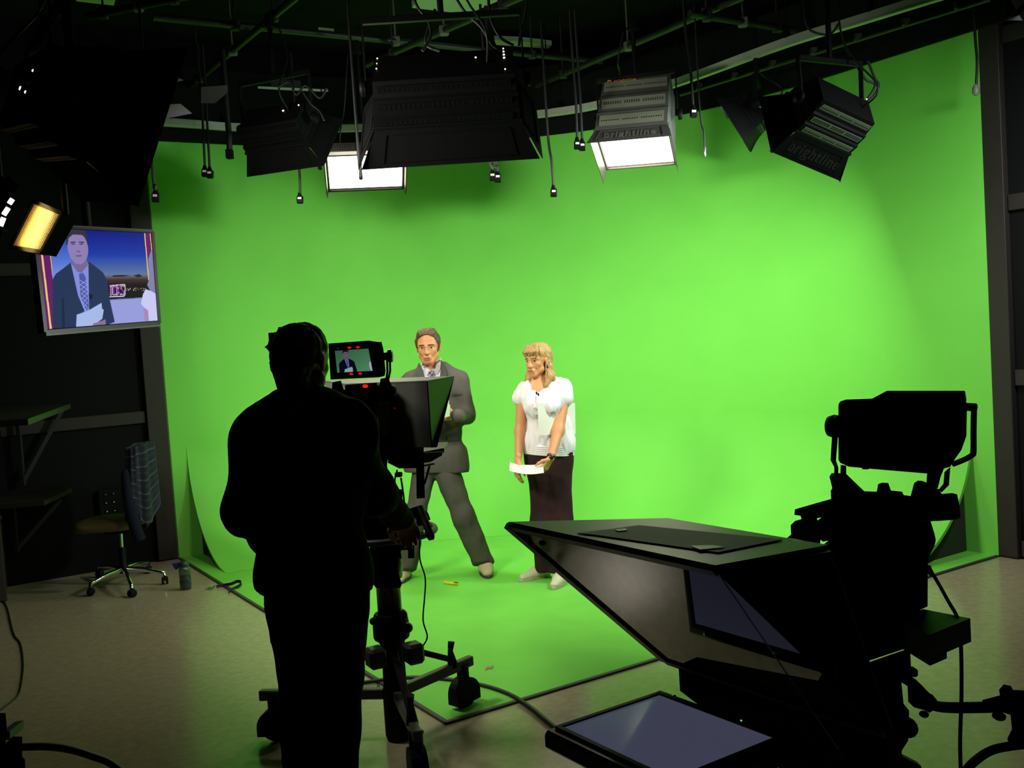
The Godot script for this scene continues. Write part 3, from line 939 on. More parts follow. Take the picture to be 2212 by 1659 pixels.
	g = G.new(base); g.lathe([Vector2(0, 0), Vector2(0.022, 0.0), Vector2(0.026, 0.008), Vector2(0.022, 0.016), Vector2(0, 0.018)], px(846, 846, 3.97), cam_b * Vector3(1, 0, 0.15), 16); part("lock_knob", g, M.black_gloss, t)
	g = G.new(base); g.ball(px(789, 834, 3.945), Vector3(0.011, 0.007, 0.006), cam_b, 8, 12); part("tally_lamp", g, glow(Color(1.0, 0.10, 0.02), 1.6), t, "orange-red tally lamp")
	g = G.new(base); trace(g, [[745, 832], [814, 826], [815, 843], [746, 848]], 3.952, 0.03); part("tally_plate", g, M.dark_grey, t)
	# ---- prompter hood: top, back, flared sides, slanted glass
	var yh := 1.536
	var hoodm := mat(Color(0.33, 0.32, 0.29), 0.5)
	var bl := flo(748, 829, yh); var br := flo(924, 822, yh)
	var fl := flo(700, 822, yh); var fr := flo(981, 812, yh)
	g = G.new(base)
	g.slab([bl, br, fr, fl], Vector3(0, -0.006, 0)); part("prompter_hood_top", g, hoodm, t)
	var dn := Vector3(0, -0.272, 0)
	g = G.new(base)
	g.slab([bl + Vector3(0, -0.007, 0), br + Vector3(0, -0.007, 0), br + dn, bl + dn], Vector3(0, 0, -0.006)); part("prompter_hood_back", g, hoodm, t)
	g = G.new(base)
	g.slab([br + Vector3(0, -0.007, 0), fr + Vector3(0, -0.007, 0), br + dn + Vector3(0.02, 0, -0.004), br + dn], Vector3(-0.005, 0, 0)); part("prompter_hood_side", g, hoodm, t)
	g = G.new(base)
	g.slab([bl + Vector3(0, -0.007, 0), fl + Vector3(0, -0.007, 0), bl + dn + Vector3(-0.02, 0, -0.004), bl + dn], Vector3(0.005, 0, 0)); part("prompter_hood_side", g, hoodm, t)
	g = G.new(base)
	g.slab([fl + Vector3(0.01, -0.010, 0), fr + Vector3(-0.01, -0.010, 0), br + dn + Vector3(0.015, 0, -0.01), bl + dn + Vector3(-0.015, 0, -0.01)], Vector3(0, -0.003, 0.002)); part("prompter_glass", g, prompter_glass(), t)
	for k in [[919, 838], [919.5, 864], [920, 912]]:
		g = G.new(base); g.ball(px(k[0], k[1], br.distance_to(EYE) * 0.995), Vector3.ONE * 0.003, Basis(), 5, 8); part("screw", g, M.metal, t)
	g = G.new(base); g.ball(px(852, 882, 4.08), Vector3(0.005, 0.003, 0.003), cam_b, 5, 8); part("pilot_lamp", g, glow(Color(0.8, 0.03, 0.1), 0.18), t, "dim red pilot lamp")
	# ---- prompter monitor shelf and post
	g = G.new(base); trace(g, [[838, 966], [914, 962], [914, 1011], [862, 1012], [838, 1000]], 4.12, 0.10); part("prompter_bracket", g, M.black, t)
	g = G.new(base); trace(g, [[898, 955], [915, 955], [918, 1076], [900, 1077]], 4.13, 0.05); part("prompter_post", g, M.black, t)
	g = G.new(base)
	var s0 := px(914, 976, 4.2)
	g.slab([s0, s0 + Vector3(0.085, 0.004, -0.06), s0 + Vector3(0.085, 0.0, -0.34), s0 + Vector3(-0.30, 0.0, -0.34), s0 + Vector3(-0.30, 0, 0)], Vector3(0, -0.02, 0)); part("prompter_monitor", g, mat(Color(0.30, 0.30, 0.27), 0.5), t)
	g = G.new(base); g.slab([px(914, 978, 4.16), px(956, 976, 4.2), px(955, 984, 4.2), px(930, 998, 4.17), px(916, 1000, 4.16)], Vector3(0.0, 0.0, -0.008)); part("gusset", g, mat(Color(0.36, 0.36, 0.33), 0.6), t)
	g = G.new(base); g.bar(px(916, 1006, 4.16), px(937, 1002, 4.2), 0.012, 0.006); g.bar(px(928, 1006, 4.18), px(917, 1046, 4.16), 0.008, 0.006); part("strut", g, mat(Color(0.36, 0.36, 0.33), 0.6), t)
	# thin lead hanging to the dolly
	var lead := []
	for p in [[907, 1165], [907, 1207], [917, 1241], [919, 1262], [917, 1293], [914, 1340], [923, 1376], [910, 1400]]: lead.append(px(p[0], p[1], 4.12))
	g = G.new(base); g.tube(curve(lead), 0.0032, 6); part("hanging_lead", g, M.cable, t)
	# floor cables
	lead = []
	for p in [[640, 1500], [720, 1488], [790, 1474], [880, 1464], [960, 1467], [1040, 1480], [1100, 1500], [1145, 1528], [1185, 1560], [1260, 1620]]: lead.append(flo(p[0], p[1], 0.014))
	g = G.new(lead[0]); g.tube(curve(lead), 0.011, 8); tag(part("camera_cable", g, M.cable), "thick black cable crossing the near corner of the green floor", "cable")
	lead = []
	for p in [[690, 1515], [760, 1503], [810, 1492], [818, 1480]]: lead.append(flo(p[0], p[1], 0.012))
	g = G.new(lead[0]); g.tube(curve(lead), 0.008, 8); tag(part("camera_cable", g, M.cable), "thinner black cable lying behind the pedestal column", "cable")

func prompter_glass() -> StandardMaterial3D:
	var m := mat(Color(0.32, 0.32, 0.34), 0.02, 1.0)
	return m

# a lit picture on a flat quad: corners run top left, top right, bottom right, bottom left
func screen(parent: Node3D, called: String, c: Array, im: Image, energy: float) -> MeshInstance3D:
	var st := SurfaceTool.new()
	st.begin(Mesh.PRIMITIVE_TRIANGLES)
	var o := wpos(parent)
	var n := 6
	for i in n:
		for k in n:
			var q := []
			for e in [[0, 0], [1, 0], [1, 1], [0, 1]]:
				var a: float = (i + e[0]) / float(n)
				var b: float = (k + e[1]) / float(n)
				q.append([c[0].lerp(c[1], a).lerp(c[3].lerp(c[2], a), b), Vector2(a, b)])
			for idx in [0, 1, 2, 0, 2, 3]:
				st.set_uv(q[idx][1]); st.add_vertex(q[idx][0] - o)
	st.generate_normals()
	var m := StandardMaterial3D.new()
	var tx := ImageTexture.create_from_image(im)
	m.albedo_color = Color(0.01, 0.01, 0.01)
	m.emission_enabled = true
	m.emission_texture = tx
	m.emission = Color(1, 1, 1)
	m.emission_operator = BaseMaterial3D.EMISSION_OP_MULTIPLY
	m.emission_energy_multiplier = energy
	m.roughness = 0.4
	m.metallic_specular = 0.2
	var mi := MeshInstance3D.new()
	mi.mesh = st.commit()
	mi.material_override = m
	mi.name = called
	parent.add_child(mi, true)
	return mi

# ---- painting flat print for screens
func fill_poly(im: Image, pts: Array, col, soft := 0.0) -> void:
	var pp := PackedVector2Array()
	var mn := Vector2(1e9, 1e9); var mx := Vector2(-1e9, -1e9)
	for p in pts:
		var v := Vector2(p[0], p[1])
		pp.append(v); mn = mn.min(v); mx = mx.max(v)
	for y in range(max(0, int(mn.y)), min(im.get_height(), int(mx.y) + 1)):
		for x in range(max(0, int(mn.x)), min(im.get_width(), int(mx.x) + 1)):
			if Geometry2D.is_point_in_polygon(Vector2(x + 0.5, y + 0.5), pp): im.set_pixel(x, y, col)
func fill_disc(im: Image, c: Vector2, r: Vector2, col: Color) -> void:
	for y in range(max(0, int(c.y - r.y)), min(im.get_height(), int(c.y + r.y) + 1)):
		for x in range(max(0, int(c.x - r.x)), min(im.get_width(), int(c.x + r.x) + 1)):
			var d := (Vector2(x + 0.5, y + 0.5) - c) / r
			if d.length_squared() <= 1.0: im.set_pixel(x, y, col)
func viewfinder_image() -> Image:
	var im := Image.create(180, 120, false, Image.FORMAT_RGB8)
	for y in 120:
		for x in 180:
			var v := 0.44 + 0.12 * y / 120.0 + 0.10 * x / 180.0
			im.set_pixel(x, y, Color(v * 0.62, v * 1.12, v * 0.78))
	var suit := Color(0.06, 0.07, 0.16)
	fill_poly(im, [[12, 120], [14, 72], [28, 58], [45, 46], [66, 46], [84, 56], [95, 66], [103, 120]], suit)
	fill_poly(im, [[44, 44], [66, 44], [66, 90], [58, 104], [52, 80]], Color(0.52, 0.52, 0.82))
	fill_poly(im, [[53, 54], [60, 54], [62, 96], [57, 102]], Color(0.35, 0.38, 0.7))
	fill_poly(im, [[48, 36], [64, 36], [65, 48], [56, 54], [46, 48]], Color(0.48, 0.40, 0.56))
	fill_disc(im, Vector2(55, 22), Vector2(13, 22), Color(0.54, 0.45, 0.62))
	fill_poly(im, [[39, 14], [41, 2], [50, -4], [64, -4], [71, 4], [71, 18], [68, 10], [46, 9], [42, 20]], Color(0.13, 0.09, 0.14))
	fill_poly(im, [[46, 18], [53, 17], [53, 19], [46, 20]], Color(0.2, 0.15, 0.22)); fill_poly(im, [[58, 17], [66, 17], [66, 20], [58, 19]], Color(0.2, 0.15, 0.22))
	fill_poly(im, [[51, 34], [61, 34], [60, 36], [52, 36]], Color(0.4, 0.25, 0.36))
	fill_poly(im, [[37, 120], [40, 104], [78, 92], [82, 102], [80, 120]], Color(0.68, 0.88, 0.86))
	fill_poly(im, [[170, 76], [176, 70], [180, 70], [180, 120], [172, 118], [168, 96]], Color(0.92, 0.88, 1.0))
	return im

# ---------------------------------------------------------------- parked studio camera with its prompter, foreground right
func build_camera_two() -> void:
	var a := Vector3(-0.8206, 0, 0.5715)      # the way its lens looks
	var b := Vector3(0.5715, 0, 0.8206)       # across
	var up := Vector3.UP
	var fr := Basis(b, up, b.cross(up))
	var hh := 1.25
	var A := flo(1098, 1127, hh); var D := flo(1545, 1221, hh); var B := flo(1443, 1119, hh); var C := flo(1790, 1177, hh)
	var foot := px(1780, 1640, 2.45); foot.y = 0.0
	var t := thing("studio_camera", "parked black studio camera with a large prompter hood and flat screen, nobody behind it", "camera", foot)
	var g: G
	var felt := mat(Color(0.15, 0.145, 0.12), 0.42, 0.0, 0.5)
	# hood
	g = G.new(foot); g.slab([A, B, C, D], Vector3(0, -0.010, 0)); part("prompter_hood_top", g, felt, t)
	g = G.new(foot)
	var sh := []
	for p in [[1247, 1153], [1330, 1143], [1380, 1136], [1429, 1141], [1690, 1167], [1551, 1195], [1286, 1157]]: sh.append(flo(p[0], p[1], hh + 0.001))
	g.slab(sh, Vector3(0, 0.002, 0)); part("cloth_patch", g, mat(Color(0.12, 0.12, 0.11), 0.62, 0.0, 0.5), t)
	g = G.new(foot)
	sh = []
	for p in [[1492, 1180], [1540, 1178], [1566, 1183], [1512, 1188]]: sh.append(flo(p[0], p[1], hh + 0.004))
	g.slab(sh, Vector3(0, 0.001, 0)); part("paper_label", g, felt, t)
	g = G.new(foot)
	sh = []
	for p in [[1328, 1145], [1350, 1142], [1356, 1146], [1336, 1148]]: sh.append(flo(p[0], p[1], hh + 0.004))
	g.slab(sh, Vector3(0, 0.001, 0)); part("paper_label", g, felt, t)
	var P := A - a * 0.485 - up * 0.461
	var Q := D - a * 0.485 - up * 0.461
	var dn := up * -0.012
	var gn := (D - A).cross(P - A).normalized()
	if gn.dot(a) < 0.0: gn = -gn
	g = G.new(foot); g.slab([A + dn, D + dn, Q, P], -gn * 0.003); part("prompter_glass", g, mat(Color(0.185, 0.185, 0.21), 0.015, 1.0), t)
	# rim that holds the glass
	g = G.new(foot)
	g.bar(A + dn, P, 0.030, 0.012, gn); g.bar(A + dn, D + dn, 0.020, 0.010, gn); g.bar(P, Q, 0.022, 0.012, gn)
	part("glass_rim", g, felt, t)
	g = G.new(foot); g.ball(A.lerp(D, 0.12) + (P - A) * 0.09 + gn * 0.008, Vector3(0.012, 0.008, 0.006), fr, 6, 10); part("clip", g, M.dark_grey, t)
	# sides and back
	var low := up * -0.461
	g = G.new(foot); g.slab([D + dn + b * 0.002, C + dn, C + low, D - a * 0.336 + low + b * 0.002], b * 0.006); part("prompter_hood_side", g, felt, t)
	g = G.new(foot); g.slab([A + dn - a * 0.01, B + dn, P - a * 0.02], -b * 0.004); part("prompter_hood_side", g, felt, t)
	g = G.new(foot); g.slab([B + dn, C + dn, Q - a * 0.03, P - a * 0.03], -a * 0.005); part("prompter_hood_back", g, felt, t)
	# lower left corner plate of the hood
	g = G.new(foot); g.slab([P + b * 0.0, P + b * 0.10 - up * 0.004, P + b * 0.135 + up * 0.005, P + b * 0.135 + up * 0.035, P + b * 0.02 + up * 0.03], gn * 0.006); part("corner_plate", g, felt, t)
	# flat prompter screen
	var hm := 0.75
	var f0 := flo(1424, 1500, hm); var r0 := flo(1674, 1594, hm); var l0 := flo(1214, 1571, hm)
	var mo := Node3D.new(); mo.name = "prompter_monitor"; t.add_child(mo); mo.position = f0 - foot
	var sb := (r0 - f0); var sa := (l0 - f0)
	var nb := sb.normalized(); var na := sa.normalized()
	var m0 := f0 + (sb + sa) / 2.0
	g = G.new(f0)
	g.box(m0 + Vector3(0, -0.028, 0) + nb * 0.004, Vector3(sb.length() + 0.075, 0.048, sa.length() + 0.078), Basis(nb, up, nb.cross(up)), 0.010)
	part("case", g, mat(Color(0.075, 0.075, 0.07), 0.35), mo)
	g = G.new(f0)
	for s in [[f0 - nb * 0.012 - na * 0.006, r0 + nb * 0.012 - na * 0.006], [l0 - nb * 0.012 + na * 0.006, l0 + sb + nb * 0.012 + na * 0.006], [f0 - nb * 0.006, l0 - nb * 0.006], [r0 + nb * 0.006, r0 + sa + nb * 0.006]]:
		g.bar(s[0] + up * -0.001, s[1] + up * -0.001, 0.012, 0.008)
	part("bezel", g, M.black, mo)
	var im := Image.create(8, 8, false, Image.FORMAT_RGB8); im.fill(Color(0.60, 0.62, 0.78))
	var scr := screen(mo, "screen", [f0 + up * 0.002 - up * 0.004, r0 - up * 0.002, r0 + sa - up * 0.002, l0 - up * 0.002], im, 0.14)
	scr.material_override.roughness = 0.10
	g = G.new(f0); g.lathe([Vector2(0.006, 0), Vector2(0.006, 0.003), Vector2(0.0, 0.004)], f0 - na * 0.022 + nb * 0.03 - up * 0.003, up, 10); part("screw", g, M.metal, mo)
	g = G.new(f0); g.ball(f0 - na * 0.018 + nb * 0.26 + up * 0.001, Vector3.ONE * 0.0025, Basis(), 5, 6); part("pilot_lamp", g, glow(Color(0.3, 1.0, 0.3), 1.0), mo)
	# bracket between hood and screen
	g = G.new(foot); g.slab([P + b * 0.05, Q, Q - up * 0.30 - a * 0.05, P + b * 0.05 - up * 0.07], -a * 0.05); part("prompter_bracket", g, M.black, t)
	# camera body, traced
	var z4 := func(pp: Array) -> Array:
		var o := []
		for p in pp: o.append([1680.0 + p[0] / 5.027, 960.0 + p[1] / 5.027])
		return o
	g = G.new(foot)
	trace(g, z4.call([[575, 500], [742, 318], [940, 508], [1080, 512], [1230, 500], [1350, 512], [1368, 550], [1448, 560], [1745, 480], [1780, 535], [1660, 832], [1700, 960], [1718, 1040], [1700, 1110], [1632, 1240], [1628, 1760], [1436, 1850], [1436, 2200], [840, 2400], [180, 2600], [180, 1600], [500, 1085], [650, 960], [840, 800], [825, 705], [650, 745], [580, 590]]), 2.42, 0.26)
	part("body", g, M.black, t)
	g = G.new(foot)
	trace(g, z4.call([[1075, 515], [1090, 430], [1130, 415], [1200, 418], [1232, 505]]), 2.40, 0.05); part("top_knob", g, M.black, t)
	g = G.new(foot)
	trace(g, z4.call([[1440, 575], [1480, 420], [1520, 393], [1570, 395], [1620, 415], [1640, 590]]), 2.38, 0.06); part("viewfinder_clamp", g, M.black, t)
	g = G.new(foot)
	trace(g, z4.call([[560, 350], [585, 312], [640, 310], [742, 318], [760, 560], [580, 592], [590, 465]]), 2.36, 0.06); part("viewfinder_clamp", g, M.black, t)
	g = G.new(foot)
	g.lathe([Vector2(0.0, -0.06), Vector2(0.030, -0.06), Vector2(0.032, -0.01), Vector2(0.032, 0.03), Vector2(0.028, 0.04), Vector2(0.0, 0.042)], px(2032, 1096, 2.38), (b + Vector3(0.3, 0.1, -0.4)).normalized(), 20); part("lock_knob", g, M.black, t)
	# lens end under the hood
	g = G.new(foot)
	trace(g, z4.call([[690, 560], [250, 685], [185, 705], [180, 765], [245, 775], [420, 805], [840, 718]]), 2.46, 0.07); part("lens_rod", g, M.black, t)
	g = G.new(foot)
	trace(g, z4.call([[245, 770], [258, 810], [190, 830], [140, 875], [145, 980], [100, 1015], [200, 1030], [460, 1080], [480, 920], [455, 905], [425, 800]]), 2.46, 0.07); part("lens_mount", g, M.black, t)
	g = G.new(foot)
	g.tube([px(1768, 1150, 2.5), px(1800, 1135, 2.5), px(1848, 1128, 2.5)], [0.026, 0.034, 0.04], 16); part("lens", g, M.black_gloss, t)
	# viewfinder with folded sun hood
	var vf := Node3D.new(); vf.name = "viewfinder"; t.add_child(vf)
	var vo := px(1950, 940, 2.34); vf.position = vo - foot
	g = G.new(vo); trace(g, [[1811, 874], [1815, 867], [1827, 863], [1884, 861], [2086, 866], [2089, 872], [2087.6, 942], [2077, 972], [2062, 993], [2053, 1008], [2003, 1023], [1878, 1012.5], [1833, 1008], [1815, 1000], [1811, 993]], 2.34, 0.20); part("case", g, M.black, vf)
	g = G.new(vo); trace(g, [[1882, 862], [1912, 846], [1917, 844], [2083, 844], [2085, 846], [2088, 866], [2084, 869]], 2.34, 0.22); part("sun_hood", g, M.black, vf)
	g = G.new(vo); trace(g, [[1873, 862], [1924, 862], [1924, 912], [1873, 916]], 2.332, 0.012); part("label_plate", g, M.dark_grey, vf)
	g = G.new(vo); g.lathe([Vector2(0, -0.01), Vector2(0.026, -0.01), Vector2(0.028, 0.0), Vector2(0.024, 0.014), Vector2(0, 0.016)], px(1803, 921, 2.34), (-b + Vector3(-0.3, 0, 0)).normalized(), 20); part("tilt_knob", g, M.black, vf)
	g = G.new(vo); trace(g, [[1861, 1009], [1878, 1011], [1876, 1014], [1863, 1014]], 2.36, 0.03); part("latch", g, M.black, vf)
	# yoke arms either side
	g = G.new(foot); g.tube([px(2088, 879, 2.36), px(2108, 880, 2.36)], 0.010, 10); g.tube(curve([px(2104, 884, 2.36), px(2103, 930, 2.36), px(2103, 975, 2.36), px(2100, 983, 2.36), px(2085, 992, 2.36), px(2058, 1003, 2.36)], 4), 0.0068, 10); part("grab_bar", g, M.black, t)
	g = G.new(foot); trace(g, [[1797, 945], [1810, 945], [1806, 995], [1811, 1010], [1811, 1024], [1802, 1024], [1802, 1009], [1794, 994]], 2.35, 0.02); trace(g, [[1816, 1004], [1828, 1006], [1828, 1024], [1815, 1024]], 2.37, 0.03); part("yoke_arm", g, M.black, t)
	g = G.new(foot); trace(g, [[2003, 1018], [2040, 1010], [2032, 1030], [2026, 1054], [2010, 1070], [2000, 1060]], 2.37, 0.04); trace(g, [[2040, 1020], [2053, 1008], [2050, 1048], [2034, 1064], [2027, 1058], [2038, 1045]], 2.37, 0.014); part("yoke_arm", g, M.black, t)
	# side box with greenish lid
	var hb := 0.98
	var bx := [flo(1940, 1335, hb), flo(1994, 1315.7, hb), flo(2096, 1335.6, hb), flo(2006, 1372, hb)]
	g = G.new(foot); g.slab(bx, Vector3(0, -0.055, 0)); part("side_box", g, mat(Color(0.10, 0.10, 0.095), 0.42), t)
	g = G.new(foot); g.slab([bx[3] + up * -0.055, bx[0] + up * -0.055, bx[0].lerp(bx[1], 0.5) + up * -0.055, bx[3].lerp(bx[2], 0.4) + up * -0.055], Vector3(0, -0.014, 0)); part("box_bracket", g, M.black, t)
	# pedestal below
	g = G.new(foot)
	trace(g, [[1700, 1500], [1846, 1446], [1850, 1440], [1930, 1412], [1966, 1400], [1968, 1440], [1946, 1462], [1952, 1520], [1964, 1535], [1962, 1600], [1948, 1622], [1948, 1634], [1990, 1655], [2010, 1760], [1640, 1760], [1690, 1640]], 2.45, 0.30)
	part("pedestal_head", g, M.black, t)
	g = G.new(foot)
	g.lathe([Vector2(0.13, 0.0), Vector2(0.13, 0.06), Vector2(0.09, 0.10), Vector2(0.085, 0.58), Vector2(0.11, 0.62)], foot + Vector3(0.06, 0, -0.1), up, 20)
	part("pedestal_column", g, M.black, t)
	g = G.new(foot); g.ball(px(1960, 1571, 2.45), Vector3(0.028, 0.026, 0.02), fr, 8, 14); part("lock_knob", g, M.black, t)
	g = G.new(foot); g.box(px(1966, 1451, 2.43), Vector3(0.03, 0.02, 0.03), cam_b, 0.004); part("lock_lever", g, M.black, t)
	# pan handle to the right with clamp and grip
	g = G.new(foot); g.tube(curve([px(1946, 1461, 2.4), px(1972, 1477, 2.36), px(2000, 1505, 2.32), px(2025, 1526, 2.28), px(2120, 1528, 2.2), px(2230, 1522, 2.12)]), 0.0125, 12); part("pan_handle", g, M.black, t)
	g = G.new(foot); trace(g, [[1960, 1476], [1978, 1476], [1990, 1492], [2014, 1500], [2024, 1512], [2024, 1530], [2008, 1540], [1996, 1534], [1974, 1528], [1962, 1516]], 2.30, 0.04); g.ball(px(1996, 1543, 2.3), Vector3(0.012, 0.008, 0.01), fr, 6, 10); part("handle_clamp", g, M.black, t)
	g = G.new(foot); trace(g, [[2122, 1512], [2160, 1502], [2158, 1490], [2168, 1478], [2184, 1482], [2188, 1490], [2230, 1492], [2230, 1560], [2170, 1540], [2126, 1536]], 2.16, 0.05); g.ball(px(2158, 1547, 2.18), Vector3(0.016, 0.010, 0.012), fr, 6, 10); part("grip_clamp", g, M.black, t)
	g = G.new(foot); trace(g, [[2182, 1535], [2230, 1535], [2230, 1620], [2180, 1612], [2176, 1595], [2186, 1575]], 2.16, 0.05); part("grip", g, M.black, t)
	g = G.new(foot); g.tube(curve([px(2078, 1675, 2.2), px(2105, 1645, 2.18), px(2150, 1618, 2.16), px(2230, 1606, 2.14)]), 0.010, 10); part("handle_lead", g, M.cable, t)
	g = G.new(foot); g.tube(curve([px(2003, 1228, 2.42), px(2018, 1245, 2.42), px(2048, 1298, 2.36), px(2070, 1340, 2.28), px(2076, 1400, 2.26), px(2077, 1500, 2.26), px(2074, 1600, 2.26), px(2076, 1700, 2.26), px(2078, 1900, 2.26), Vector3(px(2080, 1960, 2.3).x, 0.01, px(2080, 1960, 2.3).z)]), 0.0045, 8); part("body_cable", g, M.cable, t)
	g = G.new(foot); g.tube([px(2002, 1226, 2.42), px(2014, 1242, 2.42)], [0.010, 0.006], 10); part("cable_plug", g, M.black, t)

# ---------------------------------------------------------------- wall screen, chair, small things
func build_props() -> void:
	build_wall_screen()
	build_chair()
	build_small()

func tv_map(x: float, y: float) -> Array:
	# position on the lit picture (512 x 320) of a point noted in the enlarged view
	var t := (y - 345.0) / 900.0
	var s := 0.5
	for i in 4:
		var yt := lerpf(330.0, 385.0, s); var yb := lerpf(1345.0, 1250.0, s)
		t = (y - yt) / (yb - yt)
		var xl := lerpf(352.0, 440.0, t); var xr := lerpf(1492.0, 1570.0, t)
		s = (x - xl) / (xr - xl)
	return [s * 512.0, t * 320.0]
func tvp(pts: Array) -> Array:
	var o := []
	for p in pts: o.append(tv_map(p[0], p[1]))
	return o
func wall_screen_image() -> Image:
	var im := Image.create(512, 320, false, Image.FORMAT_RGB8)
	var rng := RandomNumberGenerator.new(); rng.seed = 4
	for y in 320:
		var f := y / 320.0
		for x in 512:
			var s := x / 512.0
			var c := Color(0.02, 0.09, 0.52).lerp(Color(0.10, 0.24, 0.68), clampf(f / 0.3, 0, 1))
			c = c.lerp(Color(0.42, 0.50, 0.62), clampf((f - 0.25) / 0.25, 0, 1))
			c = c.lerp(Color(0.24, 0.15, 0.12), clampf((f - 0.47) / 0.06, 0, 1))
			c = c.lerp(Color(0.03, 0.03, 0.07), clampf((f - 0.54) / 0.05, 0, 1))
			if s < 0.40: c = c.lerp(Color(0.10, 0.22, 0.72).lerp(Color(0.52, 0.66, 0.92), clampf(f * 1.7, 0, 1)), clampf((0.40 - s) / 0.12, 0, 1))
			im.set_pixel(x, y, c)
	# clouds and city lights
	fill_poly(im, tvp([[1080, 805], [1180, 800], [1270, 806], [1180, 818], [1080, 820]]), Color(0.15, 0.12, 0.13))
	fill_poly(im, tvp([[1300, 805], [1360, 790], [1400, 810], [1350, 826]]), Color(0.17, 0.14, 0.16))
	for i in 26:
		var p := tv_map(1200.0 + rng.randf() * 240.0, 930.0 + rng.randf() * 26.0)
		fill_disc(im, Vector2(p[0], p[1]), Vector2(rng.randf_range(0.8, 2.2), rng.randf_range(0.8, 1.8)), Color(1.0, rng.randf_range(0.7, 1.0), rng.randf_range(0.5, 1.0)))
	# desk
	fill_poly(im, tvp([[1040, 1045], [1400, 1022], [1575, 1015], [1580, 1270], [1040, 1320]]), Color(0.60, 0.62, 0.88))
	fill_poly(im, tvp([[1040, 1045], [1400, 1022], [1400, 1030], [1040, 1056]]), Color(0.42, 0.44, 0.66))
	# side stripes
	var yel := Color(0.95, 0.80, 0.42); var pur := Color(0.40, 0.07, 0.42)
	fill_poly(im, tvp([[350, 330], [462, 335], [500, 860], [500, 1345], [440, 1350]]), pur)
	fill_poly(im, tvp([[372, 330], [388, 330], [486, 1345], [468, 1348]]), yel)
	fill_poly(im, tvp([[455, 335], [464, 335], [500, 800], [494, 800]]), yel)
	fill_poly(im, tvp([[1418, 380], [1494, 385], [1540, 800], [1466, 860]]), pur)
	fill_poly(im, tvp([[1416, 380], [1427, 380], [1474, 850], [1463, 852]]), yel)
	fill_poly(im, tvp([[1478, 385], [1487, 385], [1506, 560], [1498, 560]]), yel)
	# lettering block of the set behind him
	fill_poly(im, tvp([[1046, 905], [1205, 890], [1214, 905], [1214, 1000], [1200, 1016], [1046, 1024]]), Color(0.92, 0.92, 0.98))
	fill_poly(im, tvp([[1046, 912], [1198, 898], [1207, 908], [1207, 996], [1195, 1008], [1046, 1016]]), Color(0.05, 0.03, 0.08))
	var lets := [ [[[1058, 918], [1071, 917], [1071, 1000], [1058, 1001]]],
		[[[1082, 925], [1092, 914], [1112, 912], [1114, 930], [1098, 932], [1096, 980], [1114, 982], [1114, 998], [1092, 1000], [1082, 990]]],
		[[[1121, 912], [1133, 911], [1133, 998], [1121, 999]], [[1133, 950], [1150, 910], [1163, 909], [1145, 952], [1165, 996], [1151, 997], [1133, 962]]],
		[[[1168, 920], [1178, 909], [1198, 908], [1198, 924], [1182, 926], [1182, 940], [1200, 955], [1200, 985], [1190, 996], [1168, 997], [1168, 981], [1186, 979], [1186, 964], [1168, 950]]] ]
	for l in lets:
		for poly in l:
			var cx := 0.0; var cy := 0.0
			for p in poly: cx += p[0]; cy += p[1]
			cx /= poly.size(); cy /= poly.size()
			var big := []
			for p in poly: big.append([p[0] + signf(p[0] - cx) * 3.5, p[1] + signf(p[1] - cy) * 4.0])
			fill_poly(im, tvp(big), Color(0.95, 0.90, 1.0))
	for l in lets:
		for poly in l: fill_poly(im, tvp(poly), Color(0.45, 0.14, 0.55))
	# presenter on the picture
	var suit := Color(0.12, 0.19, 0.34)
	fill_poly(im, tvp([[497, 850], [530, 790], [600, 735], [670, 675], [850, 672], [930, 735], [985, 780], [1025, 860], [1050, 1050], [1100, 1270], [1000, 1310], [497, 1350]]), suit)
	fill_poly(im, tvp([[580, 1020], [600, 1030], [610, 1340], [580, 1345]]), Color(0.08, 0.13, 0.24))
	fill_poly(im, tvp([[668, 680], [700, 660], [820, 660], [838, 690], [842, 1160], [800, 1170], [735, 1010]]), Color(0.52, 0.56, 0.88))
	fill_poly(im, tvp([[745, 790], [785, 780], [810, 825], [838, 1120], [815, 1170], [760, 1010], [750, 860]]), Color(0.30, 0.34, 0.66))
	for i in 7:
		var yy := 850 + i * 45
		fill_poly(im, tvp([[752 + i * 6, yy], [826, yy + 50], [826, yy + 57], [752 + i * 6, yy + 7]]), Color(0.62, 0.68, 0.92))
		fill_poly(im, tvp([[826, yy], [752 + i * 6, yy + 50], [752 + i * 6, yy + 57], [826, yy + 7]]), Color(0.62, 0.68, 0.92))
	fill_poly(im, tvp([[680, 640], [815, 640], [835, 700], [770, 780], [730, 770], [672, 690]]), Color(0.47, 0.40, 0.60))
	var sk := Color(0.56, 0.50, 0.72)
	var hc := tv_map(738, 530)
	fill_disc(im, Vector2(hc[0], hc[1]), Vector2(44, 53), sk)
	fill_poly(im, tvp([[640, 540], [835, 540], [820, 640], [770, 695], [715, 690], [665, 630]]), sk)
	fill_poly(im, tvp([[628, 500], [625, 400], [670, 350], [800, 350], [830, 410], [832, 510], [815, 440], [780, 400], [690, 395], [650, 430], [640, 500]]), Color(0.20, 0.18, 0.26))
	fill_poly(im, tvp([[668, 470], [715, 466], [715, 476], [668, 484]]), Color(0.2, 0.17, 0.27)); fill_poly(im, tvp([[745, 466], [795, 468], [795, 482], [745, 474]]), Color(0.2, 0.17, 0.27))
	fill_poly(im, tvp([[676, 488], [710, 486], [710, 496], [676, 498]]), Color(0.28, 0.24, 0.38)); fill_poly(im, tvp([[750, 486], [785, 486], [785, 496], [750, 496]]), Color(0.28, 0.24, 0.38))
	fill_poly(im, tvp([[724, 560], [760, 560], [756, 572], [728, 572]]), Color(0.40, 0.33, 0.52))
